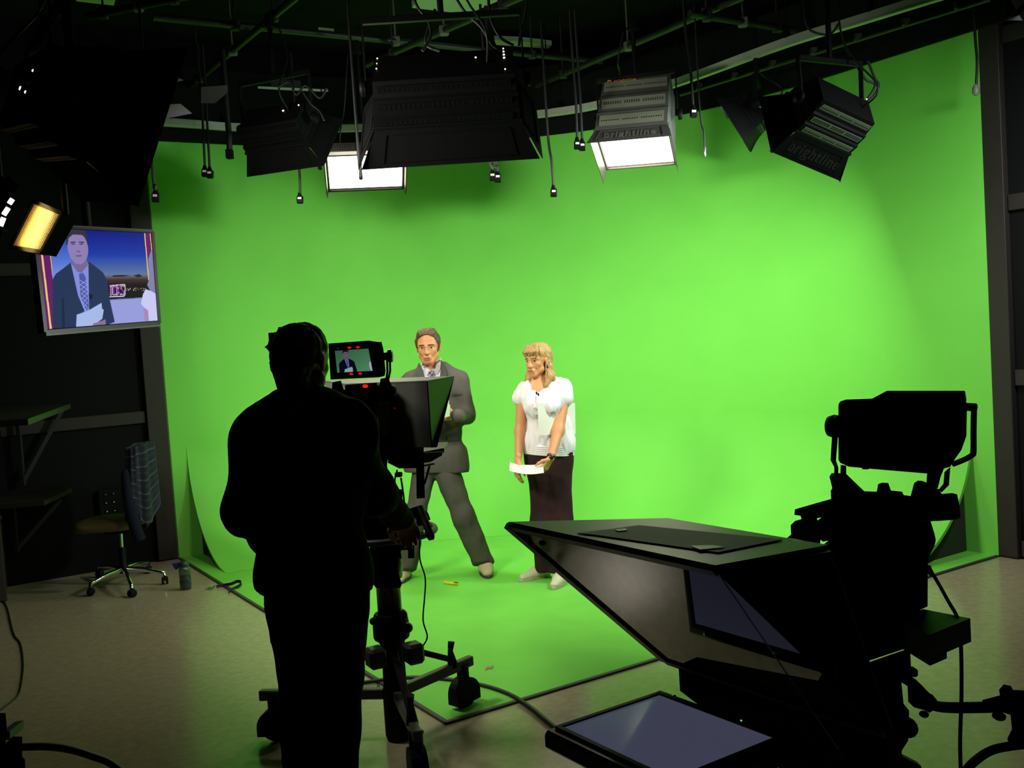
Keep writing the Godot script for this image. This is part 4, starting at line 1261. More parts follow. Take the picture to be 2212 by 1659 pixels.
	fill_poly(im, tvp([[715, 605], [775, 602], [768, 616], [720, 618]]), Color(0.44, 0.28, 0.48))
	fill_poly(im, tvp([[838, 990], [880, 1000], [870, 1045], [842, 1040]]), Color(0.04, 0.06, 0.12))
	fill_poly(im, tvp([[720, 1200], [830, 1160], [965, 1080], [970, 1140], [988, 1150], [972, 1240], [880, 1310], [712, 1330]]), Color(0.66, 0.74, 0.93))
	fill_poly(im, tvp([[878, 1290], [960, 1262], [1005, 1245], [1008, 1300], [880, 1312]]), Color(0.55, 0.44, 0.58))
	# colleague at the right edge
	fill_poly(im, tvp([[1492, 560], [1512, 550], [1560, 1000], [1500, 980], [1450, 900], [1470, 850], [1462, 640]]), Color(0.50, 0.52, 0.68))
	fill_poly(im, tvp([[1435, 940], [1500, 960], [1560, 990], [1572, 1250], [1470, 1255], [1440, 1150], [1382, 1085], [1405, 990]]), Color(0.80, 0.80, 0.98))
	fill_poly(im, tvp([[1410, 1120], [1460, 1150], [1470, 1255], [1425, 1258]]), Color(0.66, 0.54, 0.72))
	return im

func build_wall_screen() -> void:
	var c := [px(71, 487, 5.50), px(328, 500, 6.25), px(343, 698, 6.27), px(97, 718, 5.48)]
	var mid: Vector3 = (c[0] + c[1] + c[2] + c[3]) / 4.0
	var n: Vector3 = (c[1] - c[0]).cross(c[3] - c[0]).normalized()
	if n.dot(EYE - mid) < 0.0: n = -n
	var pl := Plane(c[0], c[1], c[3])
	c[2] = pl.intersects_ray(EYE, ray(343, 698))
	var t := thing("wall_screen", "large flat screen hung by the left wall showing a man in a suit", "screen", mid)
	var g := G.new(mid)
	g.slab(c, -n * 0.06); part("case", g, M.black, t)
	g = G.new(mid)
	for i in 4: g.bar(c[i] + n * 0.002, c[(i + 1) % 4] + n * 0.002, 0.022, 0.016, n)
	part("frame", g, mat(Color(0.12, 0.12, 0.11), 0.3), t)
	g = G.new(mid); g.bar(c[3] + Vector3(0, -0.006, 0), c[2] + Vector3(0, -0.006, 0), 0.03, 0.018, n); part("lower_trim", g, mat(Color(0.35, 0.35, 0.33), 0.3), t)
	g = G.new(mid); g.bar(c[0] + Vector3(0, 0.004, 0), c[1] + Vector3(0, 0.004, 0), 0.008, 0.020, n); part("upper_trim", g, mat(Color(0.30, 0.30, 0.27), 0.3), t)
	var s := []
	for k in [[0.014, 0.024], [0.986, 0.024], [0.986, 0.972], [0.014, 0.972]]: s.append(c[0].lerp(c[1], k[0]).lerp(c[3].lerp(c[2], k[0]), k[1]) + n * 0.004)
	screen(t, "screen", s, wall_screen_image(), 0.95)
	g = G.new(mid)
	var bk := mid - n * 0.08
	var wallp := bk - n * 0.5
	g.tube([bk, Vector3(bk.x, 4.385, bk.z)], 0.025, 10)
	g.box(bk, Vector3(0.3, 0.3, 0.04), Basis(Vector3.UP.cross(n).normalized(), Vector3.UP, n), 0.004); part("ceiling_mount", g, M.black, t)

func build_chair() -> void:
	var f := flo(270, 1262)
	var t := thing("office_chair", "office swivel chair with chrome foot and a plaid jacket over its back", "chair", f)
	var g: G
	# five-legged chrome base
	var toes := [flo(197, 1287), flo(286, 1290), flo(357, 1262), flo(322, 1238), flo(216, 1247)]
	for i in 5:
		var e: Vector3 = toes[i]
		g = G.new(f)
		var hub := f + Vector3(0, 0.12, 0)
		var tip := e + Vector3(0, 0.085, 0)
		g.tube([hub, hub.lerp(tip, 0.5) + Vector3(0, 0.012, 0), tip, tip + Vector3(0, -0.02, 0)], [0.02, 0.017, 0.014, 0.014], 10)
		part("leg", g, M.chrome, t)
		g = G.new(f)
		var dx := (e - f); dx.y = 0; dx = dx.normalized().rotated(Vector3.UP, 0.6)
		for sgn in [-1, 1]:
			g.lathe([Vector2(0.008, -0.009), Vector2(0.026, -0.008), Vector2(0.028, 0.0), Vector2(0.026, 0.008), Vector2(0.008, 0.009)], e + Vector3(0, 0.029, 0) + dx * 0.015 * sgn, dx, 14)
		g.box(e + Vector3(0, 0.045, 0), Vector3(0.03, 0.03, 0.045), Basis(), 0.006)
		part("castor", g, M.rubber, t)
	g = G.new(f); g.lathe([Vector2(0.035, 0.09), Vector2(0.035, 0.14), Vector2(0.026, 0.15), Vector2(0.026, 0.28), Vector2(0.022, 0.285)], f, Vector3.UP, 16); part("column_cover", g, M.black, t)
	g = G.new(f); g.lathe([Vector2(0.014, 0.28), Vector2(0.014, 0.42)], f, Vector3.UP, 12); part("gas_lift", g, M.chrome, t)
	g = G.new(f); g.box(f + Vector3(0, 0.42, 0), Vector3(0.2, 0.04, 0.16), Basis(), 0.01); g.tube([f + Vector3(0.05, 0.41, 0.08), f + Vector3(0.12, 0.40, 0.16)], 0.006, 6); part("tilt_mechanism", g, M.black, t)
	# seat: rounded cushion
	var fab := mat(Color(0.44, 0.39, 0.28), 0.95, 0.0, 0.2)
	var sc := f + Vector3(-0.06, 0.475, 0.02)
	g = G.new(f)
	var rings := []
	for k in [[-0.035, 0.80], [-0.03, 0.93], [0.0, 1.0], [0.025, 0.97], [0.04, 0.86], [0.046, 0.5], [0.046, 0.02]]:
		var ring := PackedVector3Array()
		for i in 28:
			var a := TAU * i / 28.0
			var ca := cos(a); var sa := sin(a)
			ring.append(sc + Vector3(signf(ca) * pow(absf(ca), 0.55) * 0.235 * k[1], k[0], signf(sa) * pow(absf(sa), 0.55) * 0.23 * k[1]))
		rings.append(ring)
	g.rings_mesh(rings, true); part("seat", g, fab, t)
	# backrest, its face to the left
	var bc := f + Vector3(0.20, 0.80, 0.03)
	g = G.new(f)
	rings = []
	for k in [[-0.035, 0.82], [-0.025, 0.96], [0.0, 1.0], [0.02, 0.97], [0.032, 0.8]]:
		var ring := PackedVector3Array()
		for i in 28:
			var a := TAU * i / 28.0
			var ca := cos(a); var sa := sin(a)
			var yy: float = signf(sa) * pow(absf(sa), 0.6) * 0.25 * k[1]
			ring.append(bc + Vector3(k[0] + 0.06 * yy, yy, signf(ca) * pow(absf(ca), 0.6) * 0.21 * k[1]))
		rings.append(ring)
	g.rings_mesh(rings, true); part("backrest", g, fab, t)
	g = G.new(f); g.bar(f + Vector3(0.04, 0.42, 0.0), f + Vector3(0.21, 0.44, 0.02), 0.06, 0.015); g.bar(f + Vector3(0.21, 0.43, 0.02), f + Vector3(0.235, 0.72, 0.03), 0.06, 0.015, Vector3.RIGHT); part("back_arm", g, M.black, t)
	# plaid jacket hung over the back: folds as a draped sheet
	var jk := thing("plaid_jacket", "dark blue plaid jacket hanging over the back of the office chair", "jacket", bc)
	var pm := StandardMaterial3D.new()
	var im := Image.create(64, 64, false, Image.FORMAT_RGB8)
	for y in 64:
		for x in 64:
			var c := Color(0.075, 0.08, 0.12)
			if y % 16 < 5: c = c.lerp(Color(0.16, 0.18, 0.27), 0.55)
			if x % 21 < 5: c = c.lerp(Color(0.15, 0.16, 0.22), 0.5)
			if y % 32 == 20: c = Color(0.42, 0.44, 0.55)
			if x % 32 == 11: c = c.lerp(Color(0.36, 0.36, 0.46), 0.7)
			im.set_pixel(x, y, c)
	pm.albedo_texture = ImageTexture.create_from_image(im)
	pm.roughness = 0.95
	var st := SurfaceTool.new(); st.begin(Mesh.PRIMITIVE_TRIANGLES)
	var cols := 40; var rows := 26
	var grid := []
	for r in rows + 1:
		var row := []
		for k in cols + 1:
			var s := float(k) / cols
			var v := float(r) / rows
			# wraps the backrest: from its face (left) over the near side to its rear
			var a := lerpf(-1.9, 1.75, s)
			var drop := v * (0.50 + 0.09 * sin(s * 9.0 + 1.0) + (0.10 if s > 0.35 and s < 0.62 else 0.0))
			var rad := 0.205 + 0.02 * v + 0.016 * sin(a * 7.0 + v * 2.5) * (0.3 + v) + 0.010 * sin(a * 15.0 + 2.0)
			var x := sin(a) * (0.085 + 0.03 * v + 0.012 * sin(a * 9.0)) + 0.01
			var z := cos(a) * rad + 0.02
			row.append(bc + Vector3(x + 0.02 * (1.0 - v), 0.262 - drop - 0.02 * sin(s * 5.0), z))
		grid.append(row)
	for r in rows:
		for k in cols:
			var q := [[r, k], [r, k + 1], [r + 1, k + 1], [r + 1, k]]
			for i in [0, 1, 2, 0, 2, 3]:
				st.set_uv(Vector2(q[i][1] / 12.0, q[i][0] / 9.0)); st.add_vertex(grid[q[i][0]][q[i][1]] - bc)
	# shoulder fold over the top
	for k in cols:
		var top := bc + Vector3(0.03, 0.275, 0.0)
		for p in [[grid[0][k], Vector2(k / 12.0, 0)], [grid[0][k + 1], Vector2((k + 1) / 12.0, 0)], [top, Vector2(k / 12.0, -0.6)]]:
			st.set_uv(p[1]); st.add_vertex(p[0] - bc)
	st.generate_normals()
	var mi := MeshInstance3D.new(); mi.mesh = st.commit(); mi.material_override = pm; mi.name = "cloth"; jk.add_child(mi)
	var g2 := G.new(bc)
	g2.tube(curve([bc + Vector3(-0.02, 0.10, 0.235), bc + Vector3(-0.01, -0.1, 0.25), bc + Vector3(0.02, -0.28, 0.26), bc + Vector3(0.05, -0.42, 0.25)]), [0.02, 0.03, 0.034, 0.034, 0.036, 0.036, 0.036, 0.038, 0.04, 0.042, 0.042, 0.042, 0.042, 0.042, 0.042, 0.042, 0.042, 0.042, 0.04], 10)
	part("sleeve", g2, mat(Color(0.10, 0.11, 0.16), 0.95, 0.0, 0.2), jk)

func build_small() -> void:
	var g: G
	# wall shelves at the left: two tops with diagonal braces
	for k in [[1.40, [[-90, 884], [152, 872], [60, 905], [-90, 916]], "upper dark worktop on a bracket at the left wall", [[138, 880], [50, 1042]]], [0.70, [[-80, 1066], [160, 1052], [95, 1082], [-80, 1096]], "lower dark worktop on a bracket at the left wall", [[132, 1078], [36, 1188]]]]:
		var pts := []
		for p in k[1]: pts.append(flo(p[0], p[1], k[0]))
		var t := thing("wall_worktop", k[2], "worktop", pts[1], "worktops on the left wall")
		g = G.new(pts[1]); g.slab(pts, Vector3(0, -0.035, 0)); part("top", g, mat(Color(0.15, 0.13, 0.10), 0.45), t)
		g = G.new(pts[1])
		var e0 := on_v(k[3][0][0], k[3][0][1], WV - 0.05); var e1 := on_v(k[3][1][0], k[3][1][1], WV - 0.03)
		g.bar(e0, e1, 0.03, 0.03); part("brace", g, mat(Color(0.10, 0.11, 0.12), 0.6), t)
		g = G.new(pts[1]); g.bar(Vector3(e1.x, k[0] - 0.03, e1.z), Vector3(e1.x, e1.y - 0.02, e1.z), 0.03, 0.03, Vector3.RIGHT); part("upright", g, mat(Color(0.10, 0.11, 0.12), 0.6), t)
	# socket plate with chrome knobs
	var sp := on_v(236, 1085, WV + 0.02)
	var t2 := thing("patch_plate", "small dark wall plate with chrome knobs behind the office chair", "wall plate", sp)
	var wb := Basis(CU, Vector3.UP, CU.cross(Vector3.UP))
	g = G.new(sp); g.box(sp, Vector3(0.16, 0.22, 0.03), wb, 0.004); part("plate", g, M.black, t2)
	for i in 3:
		for k in 2:
			g = G.new(sp); g.ball(sp - CV * 0.02 + CU * (k * 0.06 - 0.03) + Vector3(0, 0.07 - i * 0.07, 0), Vector3(0.012, 0.008, 0.012), Basis(), 6, 8); part("knob", g, M.chrome, t2)
	# crate half out of the frame
	var cp := flo(2, 1272)
	t2 = thing("equipment_case", "tall dark equipment case standing by the left wall under the worktops", "case", cp)
	g = G.new(cp); g.box(cp + CV * -0.3 + CU * -0.25 + Vector3(0, 0.30, 0.0), Vector3(0.5, 0.60, 0.4), wb, 0.01); part("body", g, mat(Color(0.16, 0.13, 0.11), 0.8), t2)
	g = G.new(cp); g.box(cp + CV * -0.3 + CU * -0.25 + Vector3(0, 0.615, 0.0), Vector3(0.52, 0.03, 0.42), wb, 0.006); part("lid", g, M.dark_grey, t2)
	# water bottle
	var b := flo(402, 1273)
	t2 = thing("water_bottle", "grey see-through water bottle with a blue flip cap on the floor", "bottle", b)
	var pl := StandardMaterial3D.new()
	pl.albedo_color = Color(0.20, 0.26, 0.22, 0.62); pl.transparency = BaseMaterial3D.TRANSPARENCY_ALPHA; pl.roughness = 0.12
	g = G.new(b); g.lathe([Vector2(0.036, 0.0), Vector2(0.041, 0.006), Vector2(0.042, 0.07), Vector2(0.040, 0.075), Vector2(0.042, 0.08), Vector2(0.042, 0.14), Vector2(0.036, 0.162), Vector2(0.030, 0.168), Vector2(0.030, 0.176)], b, Vector3.UP, 24); part("body", g, pl, t2)
	g = G.new(b); g.lathe([Vector2(0.0375, 0.008), Vector2(0.039, 0.07), Vector2(0.0385, 0.10), Vector2(0.0, 0.1005)], b, Vector3.UP, 20); part("water", g, mat(Color(0.10, 0.14, 0.12), 0.1), t2)
	g = G.new(b); g.lathe([Vector2(0.034, 0.170), Vector2(0.035, 0.175), Vector2(0.034, 0.198), Vector2(0.028, 0.204), Vector2(0.0, 0.205)], b, Vector3.UP, 20); part("cap", g, mat(Color(0.13, 0.16, 0.14), 0.4), t2)
	g = G.new(b); g.slab([b + Vector3(-0.03, 0.20, 0.012), b + Vector3(-0.085, 0.196, 0.01), b + Vector3(-0.078, 0.178, 0.01), b + Vector3(-0.06, 0.15, 0.012), b + Vector3(-0.038, 0.16, 0.014)], Vector3(0, 0, -0.018)); part("flip_lid", g, mat(Color(0.10, 0.15, 0.42), 0.35), t2, "blue flip lid")
	# lanyard with keys
	var l := flo(470, 1268)
	t2 = thing("key_lanyard", "dark lanyard with a bunch of keys lying across the green floor edge", "lanyard", l)
	var lp := [flo(467, 1267, 0.012), flo(484, 1264, 0.014), flo(500, 1261, 0.03), flo(512, 1256, 0.045), flo(520, 1257, 0.05), flo(519, 1264, 0.03), flo(508, 1270, 0.016), flo(498, 1275, 0.012), flo(494, 1279, 0.012)]
	g = G.new(l)
	var cp2 := curve(lp, 4)
	for i in cp2.size() - 1: g.bar(cp2[i], cp2[i + 1], 0.004, 0.022)
	part("strap", g, mat(Color(0.12, 0.12, 0.13), 0.8), t2)
	for k in [[[462, 1268], [450, 1269]], [[462, 1268], [444, 1273]], [[461, 1269], [452, 1274]]]:
		g = G.new(l); g.bar(flo(k[0][0], k[0][1], 0.010), flo(k[1][0], k[1][1], 0.006), 0.012, 0.003); part("key", g, M.metal, t2)
	g = G.new(l); g.lathe([Vector2(0.010, -0.003), Vector2(0.014, 0.0), Vector2(0.010, 0.003)], flo(465, 1267, 0.012), Vector3(0.4, 1, 0.2), 12, false); part("ring", g, M.metal, t2)
	# yellow marker
	var mk := flo(974, 1259)
	t2 = thing("marker_pen", "yellow highlighter pen lying on the green floor between the presenters", "pen", mk)
	var m0 := flo(959, 1258, 0.016); var m1 := flo(981, 1261, 0.016); var m2 := flo(989, 1262, 0.016)
	g = G.new(mk); g.tube([m0, m0.lerp(m1, 0.06), m1], [0.007, 0.0095, 0.0095], 12); part("barrel", g, mat(Color(0.90, 0.85, 0.10), 0.4), t2)
	g = G.new(mk); g.tube([m1, m2], [0.0105, 0.0095], 12); part("cap", g, mat(Color(0.80, 0.74, 0.08), 0.4), t2)
	g = G.new(mk); g.bar(m1 + Vector3(0, 0.012, 0), m2 + Vector3(0, 0.012, 0.003), 0.006, 0.003); part("clip", g, M.black, t2)
	# torn scrap on the green floor
	var sc := flo(1057, 1443)
	g = G.new(sc)
	var scp := []
	for p in [[1047, 1445], [1053, 1440], [1060, 1440], [1065, 1437], [1066, 1442], [1060, 1446], [1056, 1444], [1050, 1448]]: scp.append(flo(p[0], p[1], 0.0085))
	g.slab(scp, Vector3(0, 0.0012, 0)); tag(part("paper_scrap", g, mat(Color(0.62, 0.45, 0.36), 0.8)), "small torn brown scrap on the green floor", "scrap")
	# thin lead along the left floor
	var lead := []
	for p in [[-20, 1270], [3, 1295], [15, 1312], [29, 1368], [44, 1390], [50, 1432], [47, 1470], [40, 1500], [24, 1516], [0, 1534], [-30, 1560]]: lead.append(flo(p[0], p[1], 0.006))
	g = G.new(lead[0]); g.tube(curve(lead), 0.0045, 6); tag(part("floor_lead", g, M.cable), "thin black lead snaking along the bare floor at the left", "cable")
	# foot of another pedestal at the lower left
	var pf := px(20, 1650, 3.45); pf.y = 0.0
	t2 = thing("pedestal_foot", "dark wheeled foot of another camera pedestal with a thick cable", "camera pedestal", pf)
	g = G.new(pf); trace(g, [[-40, 1540], [12, 1540], [16, 1586], [11, 1606], [28, 1591], [48, 1591], [48, 1634], [54, 1641], [58, 1790], [-40, 1796]], 3.45, 0.12); part("castor_guard", g, M.black, t2)
	g = G.new(pf); g.bar(px(12, 1590, 3.6), px(42, 1566, 3.75), 0.03, 0.03); part("brake_lever", g, mat(Color(0.2, 0.2, 0.18), 0.5), t2)
	var pw := px(22, 1690, 3.45); pw.y = 0.065
	g = G.new(pf); g.lathe([Vector2(0.02, -0.02), Vector2(0.06, -0.02), Vector2(0.065, 0.0), Vector2(0.06, 0.02), Vector2(0.02, 0.02)], pw, Vector3(1, 0, 0.3), 18); part("castor_wheel", g, M.rubber, t2)
	lead = []
	for p in [[44, 1614], [100, 1613], [150, 1619], [200, 1634], [240, 1650], [290, 1690]]: lead.append(px(p[0], p[1], 3.45))
	g = G.new(pf); g.tube(curve(lead), 0.013, 10); part("cable", g, M.cable, t2)

# ---------------------------------------------------------------- bodies: tapered bones joined by a smooth minimum, meshed as surface nets
class Blob:
	var bones := []
	var cuts := []
	var holes := []
	var sm := 0.02
	var fold: FastNoiseLite = null
	var fold_amp := 0.0
	var fold_scale := Vector3.ONE
	var kmax := 1.0
	func bone(a: Vector3, b: Vector3, ra: float, rb: float, n := Vector3.ZERO, k := 1.0) -> Blob:
		var ab := b - a
		var l2 := ab.length_squared()
		bones.append([a, ab, 1.0 / l2 if l2 > 1e-9 else 0.0, ra, rb - ra, n, k - 1.0])
		kmax = max(kmax, k)
		return self
	func cut(p: Vector3, n: Vector3) -> Blob:
		cuts.append([p, n.normalized()]); return self
	func hole(a: Vector3, b: Vector3, ra: float, rb: float) -> Blob:
		var ab := b - a
		var l2 := ab.length_squared()
		holes.append([a, ab, 1.0 / l2 if l2 > 1e-9 else 0.0, ra, rb - ra, Vector3.ZERO, 0.0]); return self
	func d1(p: Vector3, bn: Array) -> float:
		var pa: Vector3 = p - bn[0]
		var t: float = clampf(pa.dot(bn[1]) * bn[2], 0.0, 1.0)
		var w: Vector3 = pa - bn[1] * t
		if bn[6] != 0.0: w += bn[5] * (w.dot(bn[5]) * bn[6])
		return w.length() - bn[3] - bn[4] * t
	func f(p: Vector3, list: Array) -> float:
		var d := 1e3
		for bn in list:
			var e := d1(p, bn)
			var h := sm - absf(d - e)
			d = minf(d, e)
			if h > 0.0: d -= h * h * 0.25 / sm
		if fold: d += fold.get_noise_3dv(p * fold_scale) * fold_amp
		for c in cuts: d = maxf(d, c[1].dot(p - c[0]))
		for c in holes: d = maxf(d, -d1(p, c))
		return d
	func mesh(st: SurfaceTool, o: Vector3, cell: float, colour = null) -> void:
		var mn := Vector3.ONE * 1e9
		var mx := Vector3.ONE * -1e9
		for bn in bones:
			var r: float = maxf(bn[3], bn[3] + bn[4]) + 0.03
			for q in [bn[0], bn[0] + bn[1]]:
				mn = mn.min(q - Vector3.ONE * r); mx = mx.max(q + Vector3.ONE * r)
		var n := 8
		var bs := cell * n
		var nb := Vector3i(((mx - mn) / bs).ceil())
		var R := bs * 0.87 + cell * 1.8
		var lim := R * maxf(1.0, kmax) + sm * 0.5 + fold_amp
		var N := n + 2
		var vals := PackedFloat32Array(); vals.resize(N * N * N)
		var vid := PackedInt32Array(); vid.resize((n + 1) * (n + 1) * (n + 1))
		for bz in nb.z:
			for by in nb.y:
				for bx in nb.x:
					var o0 := mn + Vector3(bx, by, bz) * bs
					var cen := o0 + Vector3.ONE * bs * 0.5
					var list := []
					for bn in bones:
						if d1(cen, bn) < lim: list.append(bn)
					if list.is_empty(): continue
					if absf(f(cen, list)) > lim: continue
					var neg := false
					var pos := false
					var id := 0
					for k in N:
						for j in N:
							for i in N:
								var v := f(o0 + Vector3(i - 1, j - 1, k - 1) * cell, list)
								vals[id] = v
								if v < 0.0: neg = true
								else: pos = true
								id += 1
					if not (neg and pos): continue
					var verts := PackedVector3Array()
					var norms := PackedVector3Array()
					id = 0
					for k in n + 1:
						for j in n + 1:
							for i in n + 1:
								var c0 := i + N * (j + N * k)
								var v0 := vals[c0]; var v1 := vals[c0 + 1]; var v2 := vals[c0 + N]; var v3 := vals[c0 + N + 1]
								var c1 := c0 + N * N
								var v4 := vals[c1]; var v5 := vals[c1 + 1]; var v6 := vals[c1 + N]; var v7 := vals[c1 + N + 1]
								var s := int(v0 < 0.0) + int(v1 < 0.0) + int(v2 < 0.0) + int(v3 < 0.0) + int(v4 < 0.0) + int(v5 < 0.0) + int(v6 < 0.0) + int(v7 < 0.0)
								if s == 0 or s == 8:
									vid[id] = -1
								else:
									var acc := Vector3.ZERO
									var cnt := 0
									if (v0 < 0.0) != (v1 < 0.0): acc += Vector3(v0 / (v0 - v1), 0, 0); cnt += 1
									if (v2 < 0.0) != (v3 < 0.0): acc += Vector3(v2 / (v2 - v3), 1, 0); cnt += 1
									if (v4 < 0.0) != (v5 < 0.0): acc += Vector3(v4 / (v4 - v5), 0, 1); cnt += 1
									if (v6 < 0.0) != (v7 < 0.0): acc += Vector3(v6 / (v6 - v7), 1, 1); cnt += 1
									if (v0 < 0.0) != (v2 < 0.0): acc += Vector3(0, v0 / (v0 - v2), 0); cnt += 1
									if (v1 < 0.0) != (v3 < 0.0): acc += Vector3(1, v1 / (v1 - v3), 0); cnt += 1
									if (v4 < 0.0) != (v6 < 0.0): acc += Vector3(0, v4 / (v4 - v6), 1); cnt += 1
									if (v5 < 0.0) != (v7 < 0.0): acc += Vector3(1, v5 / (v5 - v7), 1); cnt += 1
									if (v0 < 0.0) != (v4 < 0.0): acc += Vector3(0, 0, v0 / (v0 - v4)); cnt += 1
									if (v1 < 0.0) != (v5 < 0.0): acc += Vector3(1, 0, v1 / (v1 - v5)); cnt += 1
									if (v2 < 0.0) != (v6 < 0.0): acc += Vector3(0, 1, v2 / (v2 - v6)); cnt += 1
									if (v3 < 0.0) != (v7 < 0.0): acc += Vector3(1, 1, v3 / (v3 - v7)); cnt += 1
									acc /= maxf(cnt, 1)
									vid[id] = verts.size()
									verts.append(o0 + (Vector3(i - 1, j - 1, k - 1) + acc) * cell)
									norms.append(Vector3(v1 + v3 + v5 + v7 - v0 - v2 - v4 - v6, v2 + v3 + v6 + v7 - v0 - v1 - v4 - v5, v4 + v5 + v6 + v7 - v0 - v1 - v2 - v3).normalized())
								id += 1
					var m := n + 1
					var cols := []
					if colour != null:
						for q in verts.size(): cols.append(colour.call(verts[q], norms[q]))
					var put := func(a: int, b: int, c: int, d: int, flip: bool) -> void:
						if a < 0 or b < 0 or c < 0 or d < 0: return
						for q in ([a, b, c, a, c, d] if not flip else [a, c, b, a, d, c]):
							if not cols.is_empty(): st.set_color(cols[q])
							st.set_normal(norms[q]); st.add_vertex(verts[q] - o)
					for k in range(1, m):
						for j in range(1, m):
							for i in range(1, m):
								var c0 := i + N * (j + N * k)
								var s0 := vals[c0] < 0.0
								# cells are indexed from -1, so cell (i-1) in lattice terms is id i
								var e := i + m * (j + m * k)
								if s0 != (vals[c0 + 1] < 0.0): put.call(vid[e - m - m * m], vid[e - m * m], vid[e], vid[e - m], s0)
								if s0 != (vals[c0 + N] < 0.0): put.call(vid[e - 1 - m * m], vid[e - 1], vid[e], vid[e - m * m], s0)
								if s0 != (vals[c0 + N * N] < 0.0): put.call(vid[e - 1 - m], vid[e - m], vid[e], vid[e - 1], s0)

func skin_mat() -> StandardMaterial3D:
	var m := StandardMaterial3D.new()
	m.vertex_color_use_as_albedo = true
	m.albedo_color = Color.WHITE
	m.roughness = 0.5
	m.metallic_specular = 0.4
	return m
func blob_part(called: String, blobs: Array, m: Material, parent: Node3D, label := "") -> MeshInstance3D:
	# blobs: [blob, cell, colour callable or null]
	var st := SurfaceTool.new()
	st.begin(Mesh.PRIMITIVE_TRIANGLES)
	var o := wpos(parent)
	for b in blobs: b[0].mesh(st, o, b[1], b[2] if b.size() > 2 else null)
	var mi := MeshInstance3D.new()
	mi.mesh = st.commit()
	mi.material_override = m
	mi.name = called
	parent.add_child(mi, true)
	if label: mi.set_meta("label", label)
	return mi
func lin(c: Color) -> Color: return c.srgb_to_linear()

func head_blob(c: Vector3, r: Vector3, u: Vector3, f: Vector3, s: float, female := false) -> Blob:
	var b := Blob.new()
	b.sm = 0.018
	var p := func(x: float, y: float, z: float) -> Vector3: return c + (r * x + u * y + f * z) * s
	var w := 0.94 if female else 1.0
	b.bone(p.call(0, 0.042, 0.010), p.call(0, 0.042, -0.030), 0.076 * s, 0.078 * s)
	b.bone(p.call(0, 0.005, 0.020), p.call(0, -0.045, 0.028), 0.065 * s, (0.053 if not female else 0.048) * s)
	var jw := 0.036 if female else 0.043
	var cw := 0.006 if female else 0.016
	b.bone(p.call(-jw, -0.055, 0.018), p.call(-cw, -0.090, 0.054), 0.026 * s, 0.020 * s)
	b.bone(p.call(jw, -0.055, 0.018), p.call(cw, -0.090, 0.054), 0.026 * s, 0.020 * s)
	b.bone(p.call(-cw, -0.090, 0.056), p.call(cw, -0.090, 0.056), 0.020 * s, 0.020 * s)
	for sx in [-1, 1]:
		b.bone(p.call(0.036 * sx * w, -0.020, 0.052), p.call(0.030 * sx * w, -0.03, 0.056), 0.024 * s, 0.02 * s)
		b.bone(p.call(0.014 * sx, 0.022, 0.083), p.call(0.044 * sx, 0.020, 0.068), 0.0085 * s, 0.008 * s)
		b.bone(p.call(0.077 * sx, 0.008, -0.008), p.call(0.078 * sx, -0.022, -0.004), 0.016 * s, 0.0115 * s, r, 1.9)
		b.bone(p.call(0.0085 * sx, -0.036, 0.091), p.call(0.0085 * sx, -0.036, 0.089), 0.0066 * s, 0.0066 * s)
	b.bone(p.call(0, 0.008, 0.085), p.call(0, -0.032, 0.098), 0.0075 * s, 0.0092 * s)
	b.bone(p.call(-0.016, -0.062, 0.080), p.call(0.016, -0.062, 0.080), 0.0075 * s, 0.0075 * s)
	b.bone(p.call(-0.012, -0.071, 0.080), p.call(0.012, -0.071, 0.080), 0.007 * s, 0.007 * s)
	b.bone(p.call(0, -0.06, -0.022), p.call(0, -0.17, -0.035), 0.050 * s * w, 0.056 * s * w)
	for sx in [-1, 1]: b.hole(p.call(0.031 * sx, 0.003, 0.098), p.call(0.033 * sx, 0.003, 0.098), 0.0155 * s, 0.0155 * s)
	return b
func face_colour(c: Vector3, r: Vector3, u: Vector3, f: Vector3, s: float, skin: Color, brow: Color, lip: Color) -> Callable:
	return func(p: Vector3, n: Vector3) -> Color:
		var q := p - c
		var x := q.dot(r) / s; var y := q.dot(u) / s; var z := q.dot(f) / s
		var ax := absf(x)
		if z > 0.045:
			if ax > 0.011 and ax < 0.050 and absf(y - 0.0205 + (ax - 0.03) * 0.06) < 0.0040: return brow
			var ex := (ax - 0.032) / 0.0145; var ey := (y - 0.001) / 0.0062
			if ex * ex + ey * ey < 1.0:
				if Vector2(ax - 0.032, y - 0.001).length() < 0.0058: return Color(0.02, 0.025, 0.03)
				if y > 0.0042: return Color(0.04, 0.025, 0.02)
				return Color(0.42, 0.38, 0.33)
			if ax < 0.020 and absf(y + 0.0665) < 0.0020: return lip * 0.45
			if ax < 0.0215 - absf(y + 0.066) * 0.9 and absf(y + 0.066) < 0.0075: return lip
		return skin
